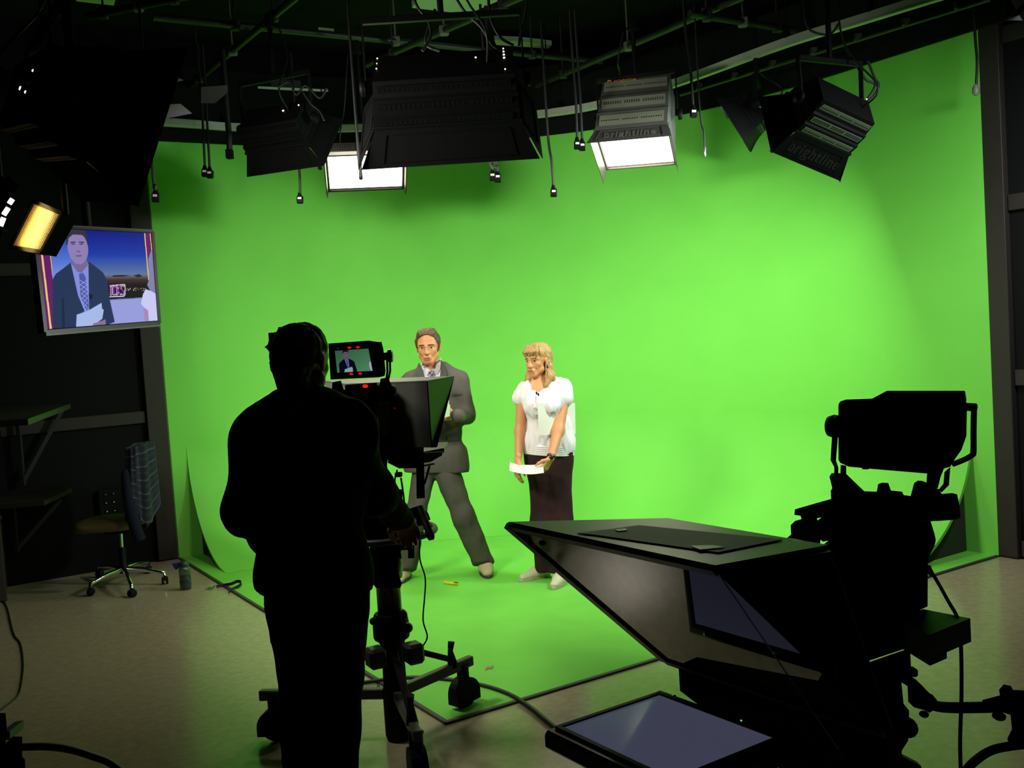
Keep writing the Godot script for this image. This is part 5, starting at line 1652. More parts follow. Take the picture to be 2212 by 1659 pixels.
func hand_blob(wrist: Vector3, dir: Vector3, palm: Vector3, thumb_side: Vector3, curl: Array, s := 1.0) -> Blob:
	var b := Blob.new()
	b.sm = 0.010
	dir = dir.normalized()
	palm = (palm - dir * palm.dot(dir)).normalized()
	var side := palm.cross(dir).normalized()
	if side.dot(thumb_side) < 0.0: side = -side
	var spread := [0.030, 0.010, -0.010, -0.029]
	var lens := [[0.042, 0.025, 0.020], [0.046, 0.029, 0.021], [0.043, 0.027, 0.020], [0.034, 0.020, 0.017]]
	b.bone(wrist - dir * 0.03 * s, wrist, 0.026 * s, 0.024 * s, palm, 1.25)
	for i in 4:
		var k: Vector3 = wrist + (dir * (0.086 - 0.004 * absf(i - 1)) + side * spread[i]) * s
		b.bone(wrist + side * spread[i] * 0.5 * s + dir * 0.012 * s, k, 0.015 * s, 0.0115 * s)
		var d: Vector3 = (dir + side * spread[i] * 1.6).normalized()
		var at := k
		var ang := 0.0
		for q in 3:
			ang += curl[i] * [0.75, 1.0, 0.7][q]
			var dd: Vector3 = (d * cos(ang) + palm * sin(ang)).normalized()
			var e: Vector3 = at + dd * lens[i][q] * s
			b.bone(at, e, (0.0098 - 0.0010 * q) * s, (0.0090 - 0.0012 * q) * s)
			at = e
	# thumb from the side of the palm near its base
	var t0 := wrist + (dir * 0.022 + side * 0.022) * s
	var t1 := t0 + (dir * 0.028 + side * 0.026 + palm * 0.014) * s
	var t2: Vector3 = t1 + (dir * 0.030 + side * 0.006 + palm * 0.014 * curl[4]) * s
	var t3: Vector3 = t2 + (dir * 0.024 - side * 0.004 + palm * 0.012 * curl[4]) * s
	b.bone(t0, t1, 0.016 * s, 0.0115 * s); b.bone(t1, t2, 0.0115 * s, 0.0100 * s); b.bone(t2, t3, 0.0098 * s, 0.0080 * s)
	return b
func shoe(parent: Node3D, heel: Vector3, dir: Vector3, upper: Material, sole: Material, s := 1.0) -> void:
	# heel is on the floor under the heel; dir points to the toe
	dir.y = 0.0; dir = dir.normalized()
	var side := dir.cross(Vector3.UP)
	var b := Blob.new(); b.sm = 0.03
	var up := Vector3.UP
	b.bone(heel + up * 0.055 * s, heel + dir * 0.10 * s + up * 0.052 * s, 0.042 * s, 0.044 * s)
	b.bone(heel + dir * 0.10 * s + up * 0.045 * s, heel + dir * 0.205 * s + up * 0.036 * s, 0.046 * s, 0.034 * s, up, 1.25)
	b.bone(heel + up * 0.06 * s + dir * 0.03 * s, heel + up * 0.10 * s + dir * 0.035 * s, 0.042 * s, 0.040 * s)
	b.cut(heel + up * 0.022, -up)
	var sh := blob_part("shoe", [[b, 0.008 * s]], upper, parent)
	var g := G.new(heel)
	var ring := []
	for lv in [[0.004, 1.0], [0.024, 1.03], [0.030, 0.97]]:
		var rr := PackedVector3Array()
		for i in 24:
			var a := TAU * i / 24.0
			var fx := cos(a)
			var wdt := 0.046 - 0.006 * clampf(-fx, 0, 1) - 0.004 * clampf(fx, 0, 1)
			rr.append(heel + up * lv[0] + (dir * (0.10 + fx * 0.145) + side * sin(a) * wdt) * s * lv[1])
		ring.append(rr)
	g.rings_mesh(ring, true); part("sole", g, sole, sh)
	g = G.new(heel)
	for i in 4:
		var c := heel + (dir * (0.075 + 0.022 * i) + up * (0.1045 - 0.0085 * i - 0.0012 * i * i)) * s
		g.tube([c - side * 0.022 * s - up * 0.005, c + up * 0.002, c + side * 0.022 * s - up * 0.005], 0.0032 * s, 6)
	part("laces", g, mat(Color(0.62, 0.58, 0.50), 0.8), sh)
# cloth patch laid over a blob: outline in pixels, marched from the camera side onto the surface
func drape(g: G, blob: Blob, pp: Array, d0: float, off: float, thick := 0.004, step := 4.0) -> void:
	var poly := PackedVector2Array()
	for p in pp: poly.append(Vector2(p[0], p[1]))
	var idx := []
	# boundary refined, then triangulated
	var ring := PackedVector2Array()
	for i in poly.size():
		var a := poly[i]; var b := poly[(i + 1) % poly.size()]
		var n: int = max(1, int(a.distance_to(b) / step))
		for k in n: ring.append(a.lerp(b, float(k) / n))
	var mn := ring[0]; var mx := ring[0]
	for p in ring: mn = mn.min(p); mx = mx.max(p)
	var all := PackedVector2Array(ring)
	var y := mn.y + step * 0.7
	while y < mx.y:
		var x := mn.x + step * 0.7
		while x < mx.x:
			var q := Vector2(x, y)
			if Geometry2D.is_point_in_polygon(q, poly):
				var ok := true
				for p in ring:
					if p.distance_to(q) < step * 0.55: ok = false; break
				if ok: all.append(q)
			x += step
		y += step
	var tri := Geometry2D.triangulate_delaunay(all)
	var pos := []
	for p in all:
		var rd := ray(p.x, p.y).normalized()
		var t := (px(p.x, p.y, d0) - EYE).length() - 0.45
		var q := EYE + rd * t
		for i in 40:
			var d := blob.f(q, blob.bones)
			if d < 0.002: break
			q += rd * clampf(d * 0.6, 0.001, 0.05)
		if q.distance_to(px(p.x, p.y, d0)) > 0.6: q = px(p.x, p.y, d0)
		pos.append(q - rd * off)
	g.soft()
	for i in range(0, tri.size(), 3):
		var c := (all[tri[i]] + all[tri[i + 1]] + all[tri[i + 2]]) / 3.0
		if not Geometry2D.is_point_in_polygon(c, poly): continue
		g.otri(pos[tri[i]], pos[tri[i + 1]], pos[tri[i + 2]], (pos[tri[i]] + (pos[tri[i]] - EYE).normalized()))
	g.flat()
	for i in ring.size():
		var a: Vector3 = pos[i]; var b: Vector3 = pos[(i + 1) % ring.size()]
		var back := (a - EYE).normalized() * thick
		g.quad(a, b, b + back, a + back)
func folds(seed_: int, freq: float) -> FastNoiseLite:
	var n := FastNoiseLite.new()
	n.seed = seed_; n.frequency = freq; n.fractal_octaves = 2
	return n

# ---------------------------------------------------------------- the man in the suit
func build_man() -> void:
	var D0 := 7.02
	var S := func(x: float, y: float, dz := 0.0) -> Vector3: return px(x, y, D0 + dz)
	var base := flo(960, 1256)
	var t := thing("person", "man in a grey suit and tie holding cards, standing with feet apart", "person", base)
	var up := Vector3.UP
	var tc: Vector3 = (EYE - base); tc.y = 0; tc = tc.normalized()
	var skin := lin(Color(0.78, 0.53, 0.37))
	# jacket
	var j := Blob.new(); j.sm = 0.05
	j.fold = folds(3, 1.0); j.fold_amp = 0.010; j.fold_scale = Vector3(9, 4, 9)
	j.bone(S.call(908, 842), S.call(972, 838), 0.120, 0.120, tc, 1.25)
	j.bone(S.call(916, 890), S.call(968, 888), 0.118, 0.118, tc, 1.25)
	j.bone(S.call(920, 935), S.call(964, 935), 0.112, 0.112, tc, 1.2)
	j.bone(S.call(908, 985), S.call(976, 983), 0.112, 0.116, tc, 1.25)
	j.bone(S.call(906, 1012), S.call(978, 1010), 0.110, 0.116, tc, 1.25)
	j.bone(S.call(884, 822), S.call(918, 800), 0.050, 0.048)
	j.bone(S.call(992, 818), S.call(958, 797), 0.052, 0.048)
	var sr: Vector3 = S.call(994, 824); var er: Vector3 = S.call(1008, 896, -0.02); var wr: Vector3 = S.call(987, 898, -0.24)
	var sl: Vector3 = S.call(884, 828); var el: Vector3 = S.call(868, 905, -0.02); var wl: Vector3 = S.call(900, 912, -0.25)
	j.bone(sr, er, 0.062, 0.055); j.bone(er, wr, 0.054, 0.044)
	j.bone(sl, el, 0.062, 0.055); j.bone(el, wl, 0.054, 0.044)
	j.cut(S.call(940, 1020), S.call(940, 1030) - S.call(940, 1020))
	j.hole(S.call(930, 800, -0.05), S.call(930, 770, -0.02), 0.052, 0.060)
	var suit := StandardMaterial3D.new()
	suit.albedo_texture = noise_tex(31, 0.25, Color(0.30, 0.283, 0.262), Color(0.37, 0.348, 0.32), 256)
	suit.uv1_triplanar = true; suit.uv1_scale = Vector3(6, 6, 6); suit.roughness = 0.9; suit.metallic_specular = 0.25
	blob_part("jacket", [[j, 0.012]], suit, t, "grey suit jacket")
	# shirt front, tie, lapels, pocket laid over the chest
	var shirt := mat(Color(0.70, 0.68, 0.70), 0.8, 0.0, 0.3)
	var g := G.new(base); drape(g, j, [[910, 789], [913, 798], [918, 815], [928, 850], [936, 872], [943, 850], [951, 815], [953, 790], [951, 776], [942, 786], [932, 803], [918, 792]], D0, 0.010); part("shirt", g, shirt, t, "pale grey shirt")
	g = G.new(base)
	drape(g, j, [[909, 788], [911, 783], [930, 801], [922, 811], [913, 799]], D0, 0.018); drape(g, j, [[952, 772], [954, 776], [950, 798], [944, 810], [932, 802]], D0, 0.022); part("collar", g, shirt, t)
	g = G.new(base); drape(g, j, [[926, 802], [938, 800], [941, 811], [935, 815], [942, 850], [937, 870], [930, 850], [929, 815], [924, 812]], D0, 0.022)
	var tm := StandardMaterial3D.new()
	var im := Image.create(32, 32, false, Image.FORMAT_RGB8)
	for y in 32:
		for x in 32:
			var s := (x + y) % 16
			var q := (x - y + 64) % 16
			im.set_pixel(x, y, Color(0.75, 0.74, 0.78) if s < 3 or q < 2 else Color(0.16, 0.13, 0.22))
	tm.albedo_texture = ImageTexture.create_from_image(im)
	tm.uv1_triplanar = true; tm.uv1_scale = Vector3(14, 14, 14); tm.roughness = 0.5
	part("tie", g, tm, t, "dark striped tie")
	var lap := mat(Color(0.275, 0.27, 0.258), 0.9, 0.0, 0.25)
	g = G.new(base); drape(g, j, [[905, 783], [900, 795], [897, 818], [904, 822], [901, 826], [936, 880], [934, 868], [924, 838], [914, 800]], D0, 0.012, 0.008); part("lapel", g, lap, t)
	g = G.new(base); drape(g, j, [[953, 776], [960, 788], [967, 810], [961, 814], [965, 818], [938, 880], [940, 862], [949, 825], [952, 800]], D0, 0.012, 0.008); part("lapel", g, lap, t)
	g = G.new(base); drape(g, j, [[966, 941], [990, 939], [991, 951], [967, 953]], D0, 0.006, 0.006); part("pocket_flap", g, lap, t)
	g = G.new(base); drape(g, j, [[978, 851], [998, 849], [998, 853], [978, 855]], D0, 0.005, 0.005); part("breast_pocket", g, lap, t)
	# trousers
	var p := Blob.new(); p.sm = 0.04
	p.fold = folds(5, 1.0); p.fold_amp = 0.012; p.fold_scale = Vector3(8, 5, 8)
	p.bone(S.call(918, 995), S.call(968, 993), 0.095, 0.095, tc, 1.15)
	var kr: Vector3 = S.call(1000, 1112, -0.02); var ar: Vector3 = S.call(1043, 1214, 0.06)
	var kl: Vector3 = S.call(898, 1115, -0.02); var al: Vector3 = S.call(880, 1226, 0.02)
	p.bone(S.call(966, 1022), kr, 0.090, 0.080); p.bone(kr, ar, 0.080, 0.078)
	p.bone(S.call(916, 1022), kl, 0.082, 0.072); p.bone(kl, al, 0.072, 0.074)
	p.cut(flo(960, 1250) + Vector3(0, 0.085, 0), Vector3.DOWN + tc * 0.45)
	var tr := suit
	blob_part("trousers", [[p, 0.013]], tr, t, "grey suit trousers")
	var upm := mat(Color(0.76, 0.68, 0.54), 0.6); var som := mat(Color(0.20, 0.20, 0.21), 0.7)
	shoe(t, flo(1047, 1234), tc.rotated(up, 0.05), upm, som, 1.08)
	shoe(t, flo(880, 1246), tc.rotated(up, -0.25), upm, som, 1.08)
	# head
	var hc: Vector3 = S.call(925.5, 750.0)
	var f := (tc.rotated(up, -0.16) + Vector3(0, -0.06, 0)).normalized()
	var r: Vector3 = (up * 1.0 + S.call(925, 705) - S.call(930, 790)).cross(f).normalized()
	var u: Vector3 = f.cross(r).normalized()
	var hs := 1.05
	var hb := head_blob(hc, r, u, f, hs)
	# body under the clothes, one surface with neck, arms and legs
	var b := Blob.new(); b.sm = 0.05
	b.bone(S.call(930, 800, 0.04), S.call(932, 860, 0.03), 0.06, 0.11, tc, 1.3)
	b.bone(S.call(905, 830, 0.02), S.call(975, 826, 0.02), 0.055, 0.055); b.bone(S.call(938, 860, 0.02), S.call(942, 990), 0.10, 0.09, tc, 1.2)
	b.bone(sr, er, 0.042, 0.036); b.bone(er, wr, 0.036, 0.026); b.bone(sl, el, 0.042, 0.036); b.bone(el, wl, 0.036, 0.026)
	b.bone(S.call(966, 1005), kr, 0.07, 0.05); b.bone(kr, flo(1047, 1234) + up * 0.09 + tc * 0.02, 0.05, 0.034); b.bone(S.call(918, 1005), kl, 0.07, 0.05); b.bone(kl, flo(880, 1246) + up * 0.09 + tc * 0.02, 0.05, 0.034)
	var lft: Vector3 = -cam_b.x
	var hr := hand_blob(wr + lft * 0.012, lft + up * 0.06 - tc * 0.05, -tc - up * 0.1, up, [0.25, 0.30, 0.35, 0.4, 0.8])
	var hl := hand_blob(wl + cam_b.x * 0.01, cam_b.x + tc * 0.2, -tc, up, [0.35, 0.4, 0.4, 0.45, 0.9])
	var fc := face_colour(hc, r, u, f, hs, skin, lin(Color(0.30, 0.20, 0.14)), lin(Color(0.68, 0.38, 0.29)))
	var sc := func(_q: Vector3, _n: Vector3) -> Color: return skin
	blob_part("body", [[b, 0.02, sc], [hb, 0.0034, fc], [hr, 0.0042, sc], [hl, 0.006, sc]], skin_mat(), t)
	# short brown hair
	var h := Blob.new(); h.sm = 0.02
	h.fold = folds(8, 1.0); h.fold_amp = 0.004; h.fold_scale = Vector3(60, 22, 60)
	var q := func(x: float, y: float, z: float) -> Vector3: return hc + (r * x + u * y + f * z) * hs
	h.bone(q.call(0, 0.044, 0.010), q.call(0, 0.042, -0.034), 0.080 * hs, 0.082 * hs)
	h.bone(q.call(-0.032, 0.092, 0.045), q.call(0.035, 0.098, 0.036), 0.034 * hs, 0.034 * hs)
	h.bone(q.call(0, 0.0, -0.06), q.call(0, -0.05, -0.065), 0.066 * hs, 0.05 * hs)
	for sx in [-1, 1]: h.bone(q.call(0.073 * sx, 0.045, 0.018), q.call(0.075 * sx, 0.008, 0.014), 0.012 * hs, 0.008 * hs)
	h.cut(q.call(0, 0.082, 0.086), f * 0.80 - u * 0.60)
	h.hole(q.call(0, 0.018, 0.075), q.call(0, -0.04, 0.075), 0.072 * hs, 0.075 * hs)
	for sx in [-1, 1]: h.hole(q.call(0.09 * sx, -0.03, 0.0), q.call(0.09 * sx, -0.06, 0.0), 0.030 * hs, 0.035 * hs)
	var hm := StandardMaterial3D.new()
	hm.albedo_texture = noise_tex(41, 0.06, Color(0.24, 0.16, 0.09), Color(0.40, 0.28, 0.17), 256)
	hm.uv1_triplanar = true; hm.uv1_scale = Vector3(14, 4, 14); hm.roughness = 0.55
	blob_part("hair", [[h, 0.0052]], hm, t, "short brown hair")
	# cards in his hands
	var cd := thing("cue_cards", "white and pale green cue cards in the suited man's hand", "cards", S.call(955, 890, -0.3))
	g = G.new(wpos(cd)); g.slab([S.call(969.5, 862, -0.30), S.call(970.5, 899, -0.30), S.call(905, 916, -0.29), S.call(899, 882, -0.29)], -tc * 0.0015); part("card", g, M.white, cd)
	g = G.new(wpos(cd)); g.slab([S.call(972.5, 874, -0.306), S.call(971.5, 899, -0.306), S.call(908, 917, -0.296), S.call(905, 892, -0.296)], tc * 0.0015); part("card", g, mat(Color(0.66, 0.80, 0.66), 0.7), cd, "pale green card")

# ---------------------------------------------------------------- the woman in white blouse and dark trousers
func build_woman() -> void:
	var D0 := 6.72
	var S := func(x: float, y: float, dz := 0.0) -> Vector3: return px(x, y, D0 + dz)
	var base := flo(1187, 1262)
	var t := thing("person", "blonde woman in white blouse and dark trousers holding a sheet of paper", "person", base)
	var up := Vector3.UP
	var tc: Vector3 = (EYE - base); tc.y = 0; tc = tc.normalized()
	var bf := tc.rotated(up, -0.45)
	var skin := lin(Color(0.79, 0.55, 0.38))
	# trousers
	var p := Blob.new(); p.sm = 0.05
	p.fold = folds(15, 1.0); p.fold_amp = 0.010; p.fold_scale = Vector3(9, 3, 9)
	p.bone(S.call(1166, 975), S.call(1204, 972), 0.112, 0.112, tc, 1.1)
	p.bone(S.call(1170, 1005), S.call(1202, 1003), 0.115, 0.112, tc, 1.1)
	p.bone(S.call(1172, 1040), S.call(1172, 1130, -0.01), 0.092, 0.076); p.bone(S.call(1172, 1130, -0.01), S.call(1179, 1238, 0.10), 0.074, 0.072)
	p.bone(S.call(1207, 1038), S.call(1211, 1130, -0.02), 0.092, 0.078); p.bone(S.call(1211, 1130, -0.02), S.call(1213, 1246, -0.03), 0.076, 0.076)
	p.cut(base + Vector3(0, 0.070, 0), Vector3.DOWN + tc * 0.15)
	var tm := mat(Color(0.21, 0.125, 0.135), 0.95, 0.0, 0.25)
	blob_part("trousers", [[p, 0.013]], tm, t, "dark maroon trousers")
	# blouse
	var j := Blob.new(); j.sm = 0.045
	j.fold = folds(18, 1.0); j.fold_amp = 0.012; j.fold_scale = Vector3(24, 5, 24)
	j.bone(S.call(1154, 856), S.call(1200, 852), 0.098, 0.100, bf, 1.1)
	j.bone(S.call(1158, 878, -0.05), S.call(1186, 876, -0.06), 0.085, 0.085)
	j.bone(S.call(1166, 915), S.call(1200, 914), 0.100, 0.100, bf, 1.1)
	j.bone(S.call(1168, 950), S.call(1202, 948), 0.122, 0.122, tc, 1.15)
	j.bone(S.call(1167, 968), S.call(1204, 965), 0.116, 0.116, tc, 1.15)
	j.bone(S.call(1135, 842), S.call(1150, 834), 0.045, 0.04); j.bone(S.call(1216, 838), S.call(1196, 828), 0.052, 0.045)
	j.bone(S.call(1131, 846), S.call(1120, 860), 0.048, 0.045); j.bone(S.call(1216, 842), S.call(1220, 858, -0.02), 0.060, 0.058)
	j.cut(S.call(1185, 983), S.call(1185, 993) - S.call(1185, 983))
	j.hole(S.call(1160, 822, -0.02), S.call(1158, 838, -0.13), 0.052, 0.030)
	j.hole(S.call(1163, 815, 0.0), S.call(1163, 828, 0.0), 0.055, 0.06)
	var bm := mat(Color(0.88, 0.85, 0.86), 0.85, 0.0, 0.3)
	blob_part("blouse", [[j, 0.0095]], bm, t, "white short-sleeved blouse")
	var g := G.new(base)
	for k in 5:
		var pts := []
		for i in 25:
			var a := PI * (0.02 + 0.96 * i / 24.0)
			var cc: Vector3 = S.call(1185.5, 962 + k * 4.2)
			pts.append(cc - cam_b.x * cos(a) * 0.166 + tc * sin(a) * 0.118 + up * cos(a) * 0.008)
		g.tube(pts, 0.008, 6)
	part("waistband", g, bm, t)
	g = G.new(base)
	for pl in [[[1158, 851], [1153, 868], [1150, 878], [1156, 880], [1158, 868]], [[1159, 851], [1160, 870], [1157, 886]]]:
		var pts := []
		for q in pl:
			var rd := ray(q[0], q[1]).normalized()
			var c: Vector3 = EYE + rd * (D0 - 0.5)
			for i in 40:
				var d := j.f(c, j.bones)
				if d < 0.003: break
				c += rd * clampf(d * 0.6, 0.001, 0.05)
			pts.append(c - rd * 0.003)
		g.tube(curve(pts, 4), 0.0028, 6)
	part("neck_tie", g, bm, t)
	g = G.new(base)
	for k in [[1159, 849], [1163, 852]]: g.ball(S.call(k[0], k[1], -0.165), Vector3(0.006, 0.012, 0.006), Basis(), 6, 8)
	part("clip_microphone", g, M.black, t, "black clip-on microphone")
	# arms, hands
	var sr: Vector3 = S.call(1217, 850, 0.0); var er: Vector3 = S.call(1206, 930, -0.10); var wr: Vector3 = S.call(1190, 990, -0.24)
	var sl: Vector3 = S.call(1128, 852, 0.0); var el: Vector3 = S.call(1124, 932, -0.02); var wl: Vector3 = S.call(1119, 994, -0.12)
	var b := Blob.new(); b.sm = 0.03
	b.bone(sr, er, 0.050, 0.039); b.bone(er, wr, 0.040, 0.026); b.bone(sl, el, 0.043, 0.036); b.bone(el, wl, 0.037, 0.025)
	b.bone(S.call(1164, 812, 0.02), S.call(1164, 842, 0.01), 0.048, 0.065); b.bone(S.call(1136, 845, 0.02), S.call(1205, 838, 0.02), 0.045, 0.045)
	b.bone(S.call(1160, 850, -0.015), S.call(1185, 850, -0.01), 0.08, 0.08, bf, 1.1); b.bone(S.call(1175, 870, 0.01), S.call(1186, 960, 0.0), 0.07, 0.09)
	b.bone(S.call(1172, 1000), S.call(1172, 1130), 0.07, 0.05); b.bone(S.call(1172, 1130), flo(1180, 1246) + up * 0.08 + tc * 0.02, 0.05, 0.032); b.bone(S.call(1207, 1000), S.call(1211, 1130), 0.07, 0.05); b.bone(S.call(1211, 1130), flo(1218, 1258) + up * 0.08 + tc * 0.02, 0.05, 0.032)
	var lft: Vector3 = -cam_b.x
	var hr := hand_blob(wr, -up * 0.75 + lft * 0.55 + tc * 0.1, lft * 0.6 + up * 0.3 - tc * 0.55, lft * 0.4 + tc * 0.6, [0.40, 0.45, 0.5, 0.55, 1.0], 0.92)
	var hl := hand_blob(wl, -up * 0.9 + lft * 0.15 + tc * 0.1, cam_b.x * 0.7 - tc * 0.4, cam_b.x * 0.3 + tc * 0.7, [0.40, 0.45, 0.5, 0.55, 1.0], 0.92)
	# head turned to the left of the picture
	var hc: Vector3 = S.call(1161, 780.0)
	var f := (tc.rotated(up, -0.62) + Vector3(0, 0.02, 0)).normalized()
	var r: Vector3 = (up + (S.call(1158, 740) - S.call(1166, 810)) * 0.8).cross(f).normalized()
	var u: Vector3 = f.cross(r).normalized()
	var hs := 0.98
	var hb := head_blob(hc, r, u, f, hs, true)
	var fc := face_colour(hc, r, u, f, hs, skin, lin(Color(0.42, 0.28, 0.16)), lin(Color(0.70, 0.33, 0.27)))
	var sc := func(_q: Vector3, _n: Vector3) -> Color: return skin
	blob_part("body", [[b, 0.012, sc], [hb, 0.0034, fc], [hr, 0.0045, sc], [hl, 0.0045, sc]], skin_mat(), t)
	# blonde hair: crown, fringe, locks to the shoulders
	var q := func(x: float, y: float, z: float) -> Vector3: return hc + (r * x + u * y + f * z) * hs
	var h := Blob.new(); h.sm = 0.02
	h.fold = folds(28, 1.0); h.fold_amp = 0.007; h.fold_scale = Vector3(70, 16, 70)
	h.bone(q.call(0, 0.048, 0.010), q.call(0, 0.046, -0.038), 0.080 * hs, 0.085 * hs)
	h.bone(q.call(0, 0.02, -0.07), q.call(0, -0.14, -0.075), 0.066 * hs, 0.055 * hs)
	h.cut(q.call(0, 0.074, 0.10), f * 0.72 - u * 0.70)
	h.hole(q.call(0, 0.0, 0.085), q.call(0, -0.06, 0.085), 0.076 * hs, 0.085 * hs)
	var h2 := Blob.new(); h2.sm = 0.014
	h2.fold = folds(29, 1.0); h2.fold_amp = 0.006; h2.fold_scale = Vector3(80, 14, 80)
	for sx in [-1, 1]:
		h2.bone(q.call(0.070 * sx, 0.03, -0.02), q.call(0.076 * sx, -0.05, -0.03), 0.022 * hs, 0.026 * hs)
		h2.bone(q.call(0.076 * sx, -0.05, -0.03), q.call(0.086 * sx, -0.115, -0.012), 0.028 * hs, 0.030 * hs)
		h2.bone(q.call(0.086 * sx, -0.115, -0.012), q.call(0.082 * sx, -0.175, 0.035), 0.030 * hs, 0.016 * hs)
		h2.bone(q.call(0.092 * sx, -0.10, -0.03), q.call(0.118 * sx, -0.165, -0.035), 0.026 * hs, 0.014 * hs)
	for i in 9:
		var x := -0.052 + 0.013 * i
		h2.bone(q.call(x * 0.8, 0.100, 0.060), q.call(x * 1.06, 0.066 - 0.12 * x * x * 10.0 * 0.1, 0.092 - 5.5 * x * x), 0.012 * hs, 0.008 * hs)
		h2.bone(q.call(x * 1.06, 0.066, 0.092 - 5.5 * x * x), q.call(x * 1.1, 0.034 + (0.008 if i % 3 == 0 else 0.0), 0.089 - 6.0 * x * x), 0.008 * hs, 0.004 * hs)
	var hm := StandardMaterial3D.new()
	hm.albedo_texture = noise_tex(44, 0.05, Color(0.46, 0.34, 0.16), Color(0.80, 0.66, 0.40), 256)
	hm.uv1_triplanar = true; hm.uv1_scale = Vector3(16, 4, 16); hm.roughness = 0.5
	blob_part("hair", [[h, 0.0055], [h2, 0.0048]], hm, t, "blonde shoulder-length hair with a fringe")
	g = G.new(base); g.ball(q.call(0.082, -0.045, 0.0), Vector3(0.007, 0.010, 0.007), Basis(), 6, 8); part("earring", g, mat(Color(0.10, 0.05, 0.04), 0.3), t)
	g = G.new(base)
	var wd := (wr - er).normalized()
	g.lathe([Vector2(0.0285, -0.010), Vector2(0.031, -0.008), Vector2(0.031, 0.008), Vector2(0.0285, 0.010)], wr - wd * 0.012, wd, 16, false)
	g.lathe([Vector2(0.0, 0.0), Vector2(0.015, 0.0), Vector2(0.015, 0.006), Vector2(0.0, 0.007)], wr - wd * 0.012 + tc * 0.028, tc, 12)
	part("wristwatch", g, mat(Color(0.08, 0.06, 0.08), 0.3), t, "dark wristwatch")
	g = G.new(base)
	var nk := []
	for i in 13:
		var a := lerpf(-1.3, 1.3, i / 12.0)
		nk.append(S.call(1163, 836) + (r * sin(a) * 0.055 + f * (cos(a) * 0.070 - 0.01)) - up * cos(a) * 0.02)
	g.tube(nk, 0.0016, 5); part("necklace", g, mat(Color(0.8, 0.65, 0.3), 0.3, 1.0), t)
	var upm := mat(Color(0.78, 0.75, 0.62), 0.6); var som := mat(Color(0.66, 0.64, 0.55), 0.7)
	shoe(t, flo(1180, 1246), tc.rotated(up, -0.95), upm, som, 0.93)
	shoe(t, flo(1218, 1258), tc.rotated(up, -0.35), upm, som, 0.93)
	# papers
	var c := S.call(1138, 1012, -0.25)
	var cd := thing("paper_sheet", "pale sheet of paper held low in both hands by the blonde woman", "paper", c)
	g = G.new(c)
	var rows := []
	for i in 9:
		var s := i / 8.0
		var mid: Vector3 = S.call(lerpf(1101, 1174, s), lerpf(1007, 1011, s) + 5.0 * sin(PI * s), lerpf(-0.20, -0.31, s))
		rows.append([mid + tc * 0.10 + up * -0.016, mid - tc * 0.10 + up * 0.016])
	for i in 8:
		g.flat()
		g.slab([rows[i][0], rows[i + 1][0], rows[i + 1][1], rows[i][1]], Vector3(0, -0.002, 0))
	part("sheet", g, mat(Color(0.80, 0.86, 0.78), 0.7), cd)
	c = S.call(1203, 905, -0.1)
	cd = thing("paper_sheaf", "white sheets tucked under the blonde woman's arm", "paper", c)
	g = G.new(c); g.slab([S.call(1161, 871, -0.175), S.call(1242, 870.5, 0.02), S.call(1243.5, 937, 0.03), S.call(1164, 940, -0.175)], tc * 0.004); part("sheet", g, mat(Color(0.86, 0.86, 0.80), 0.7), cd)

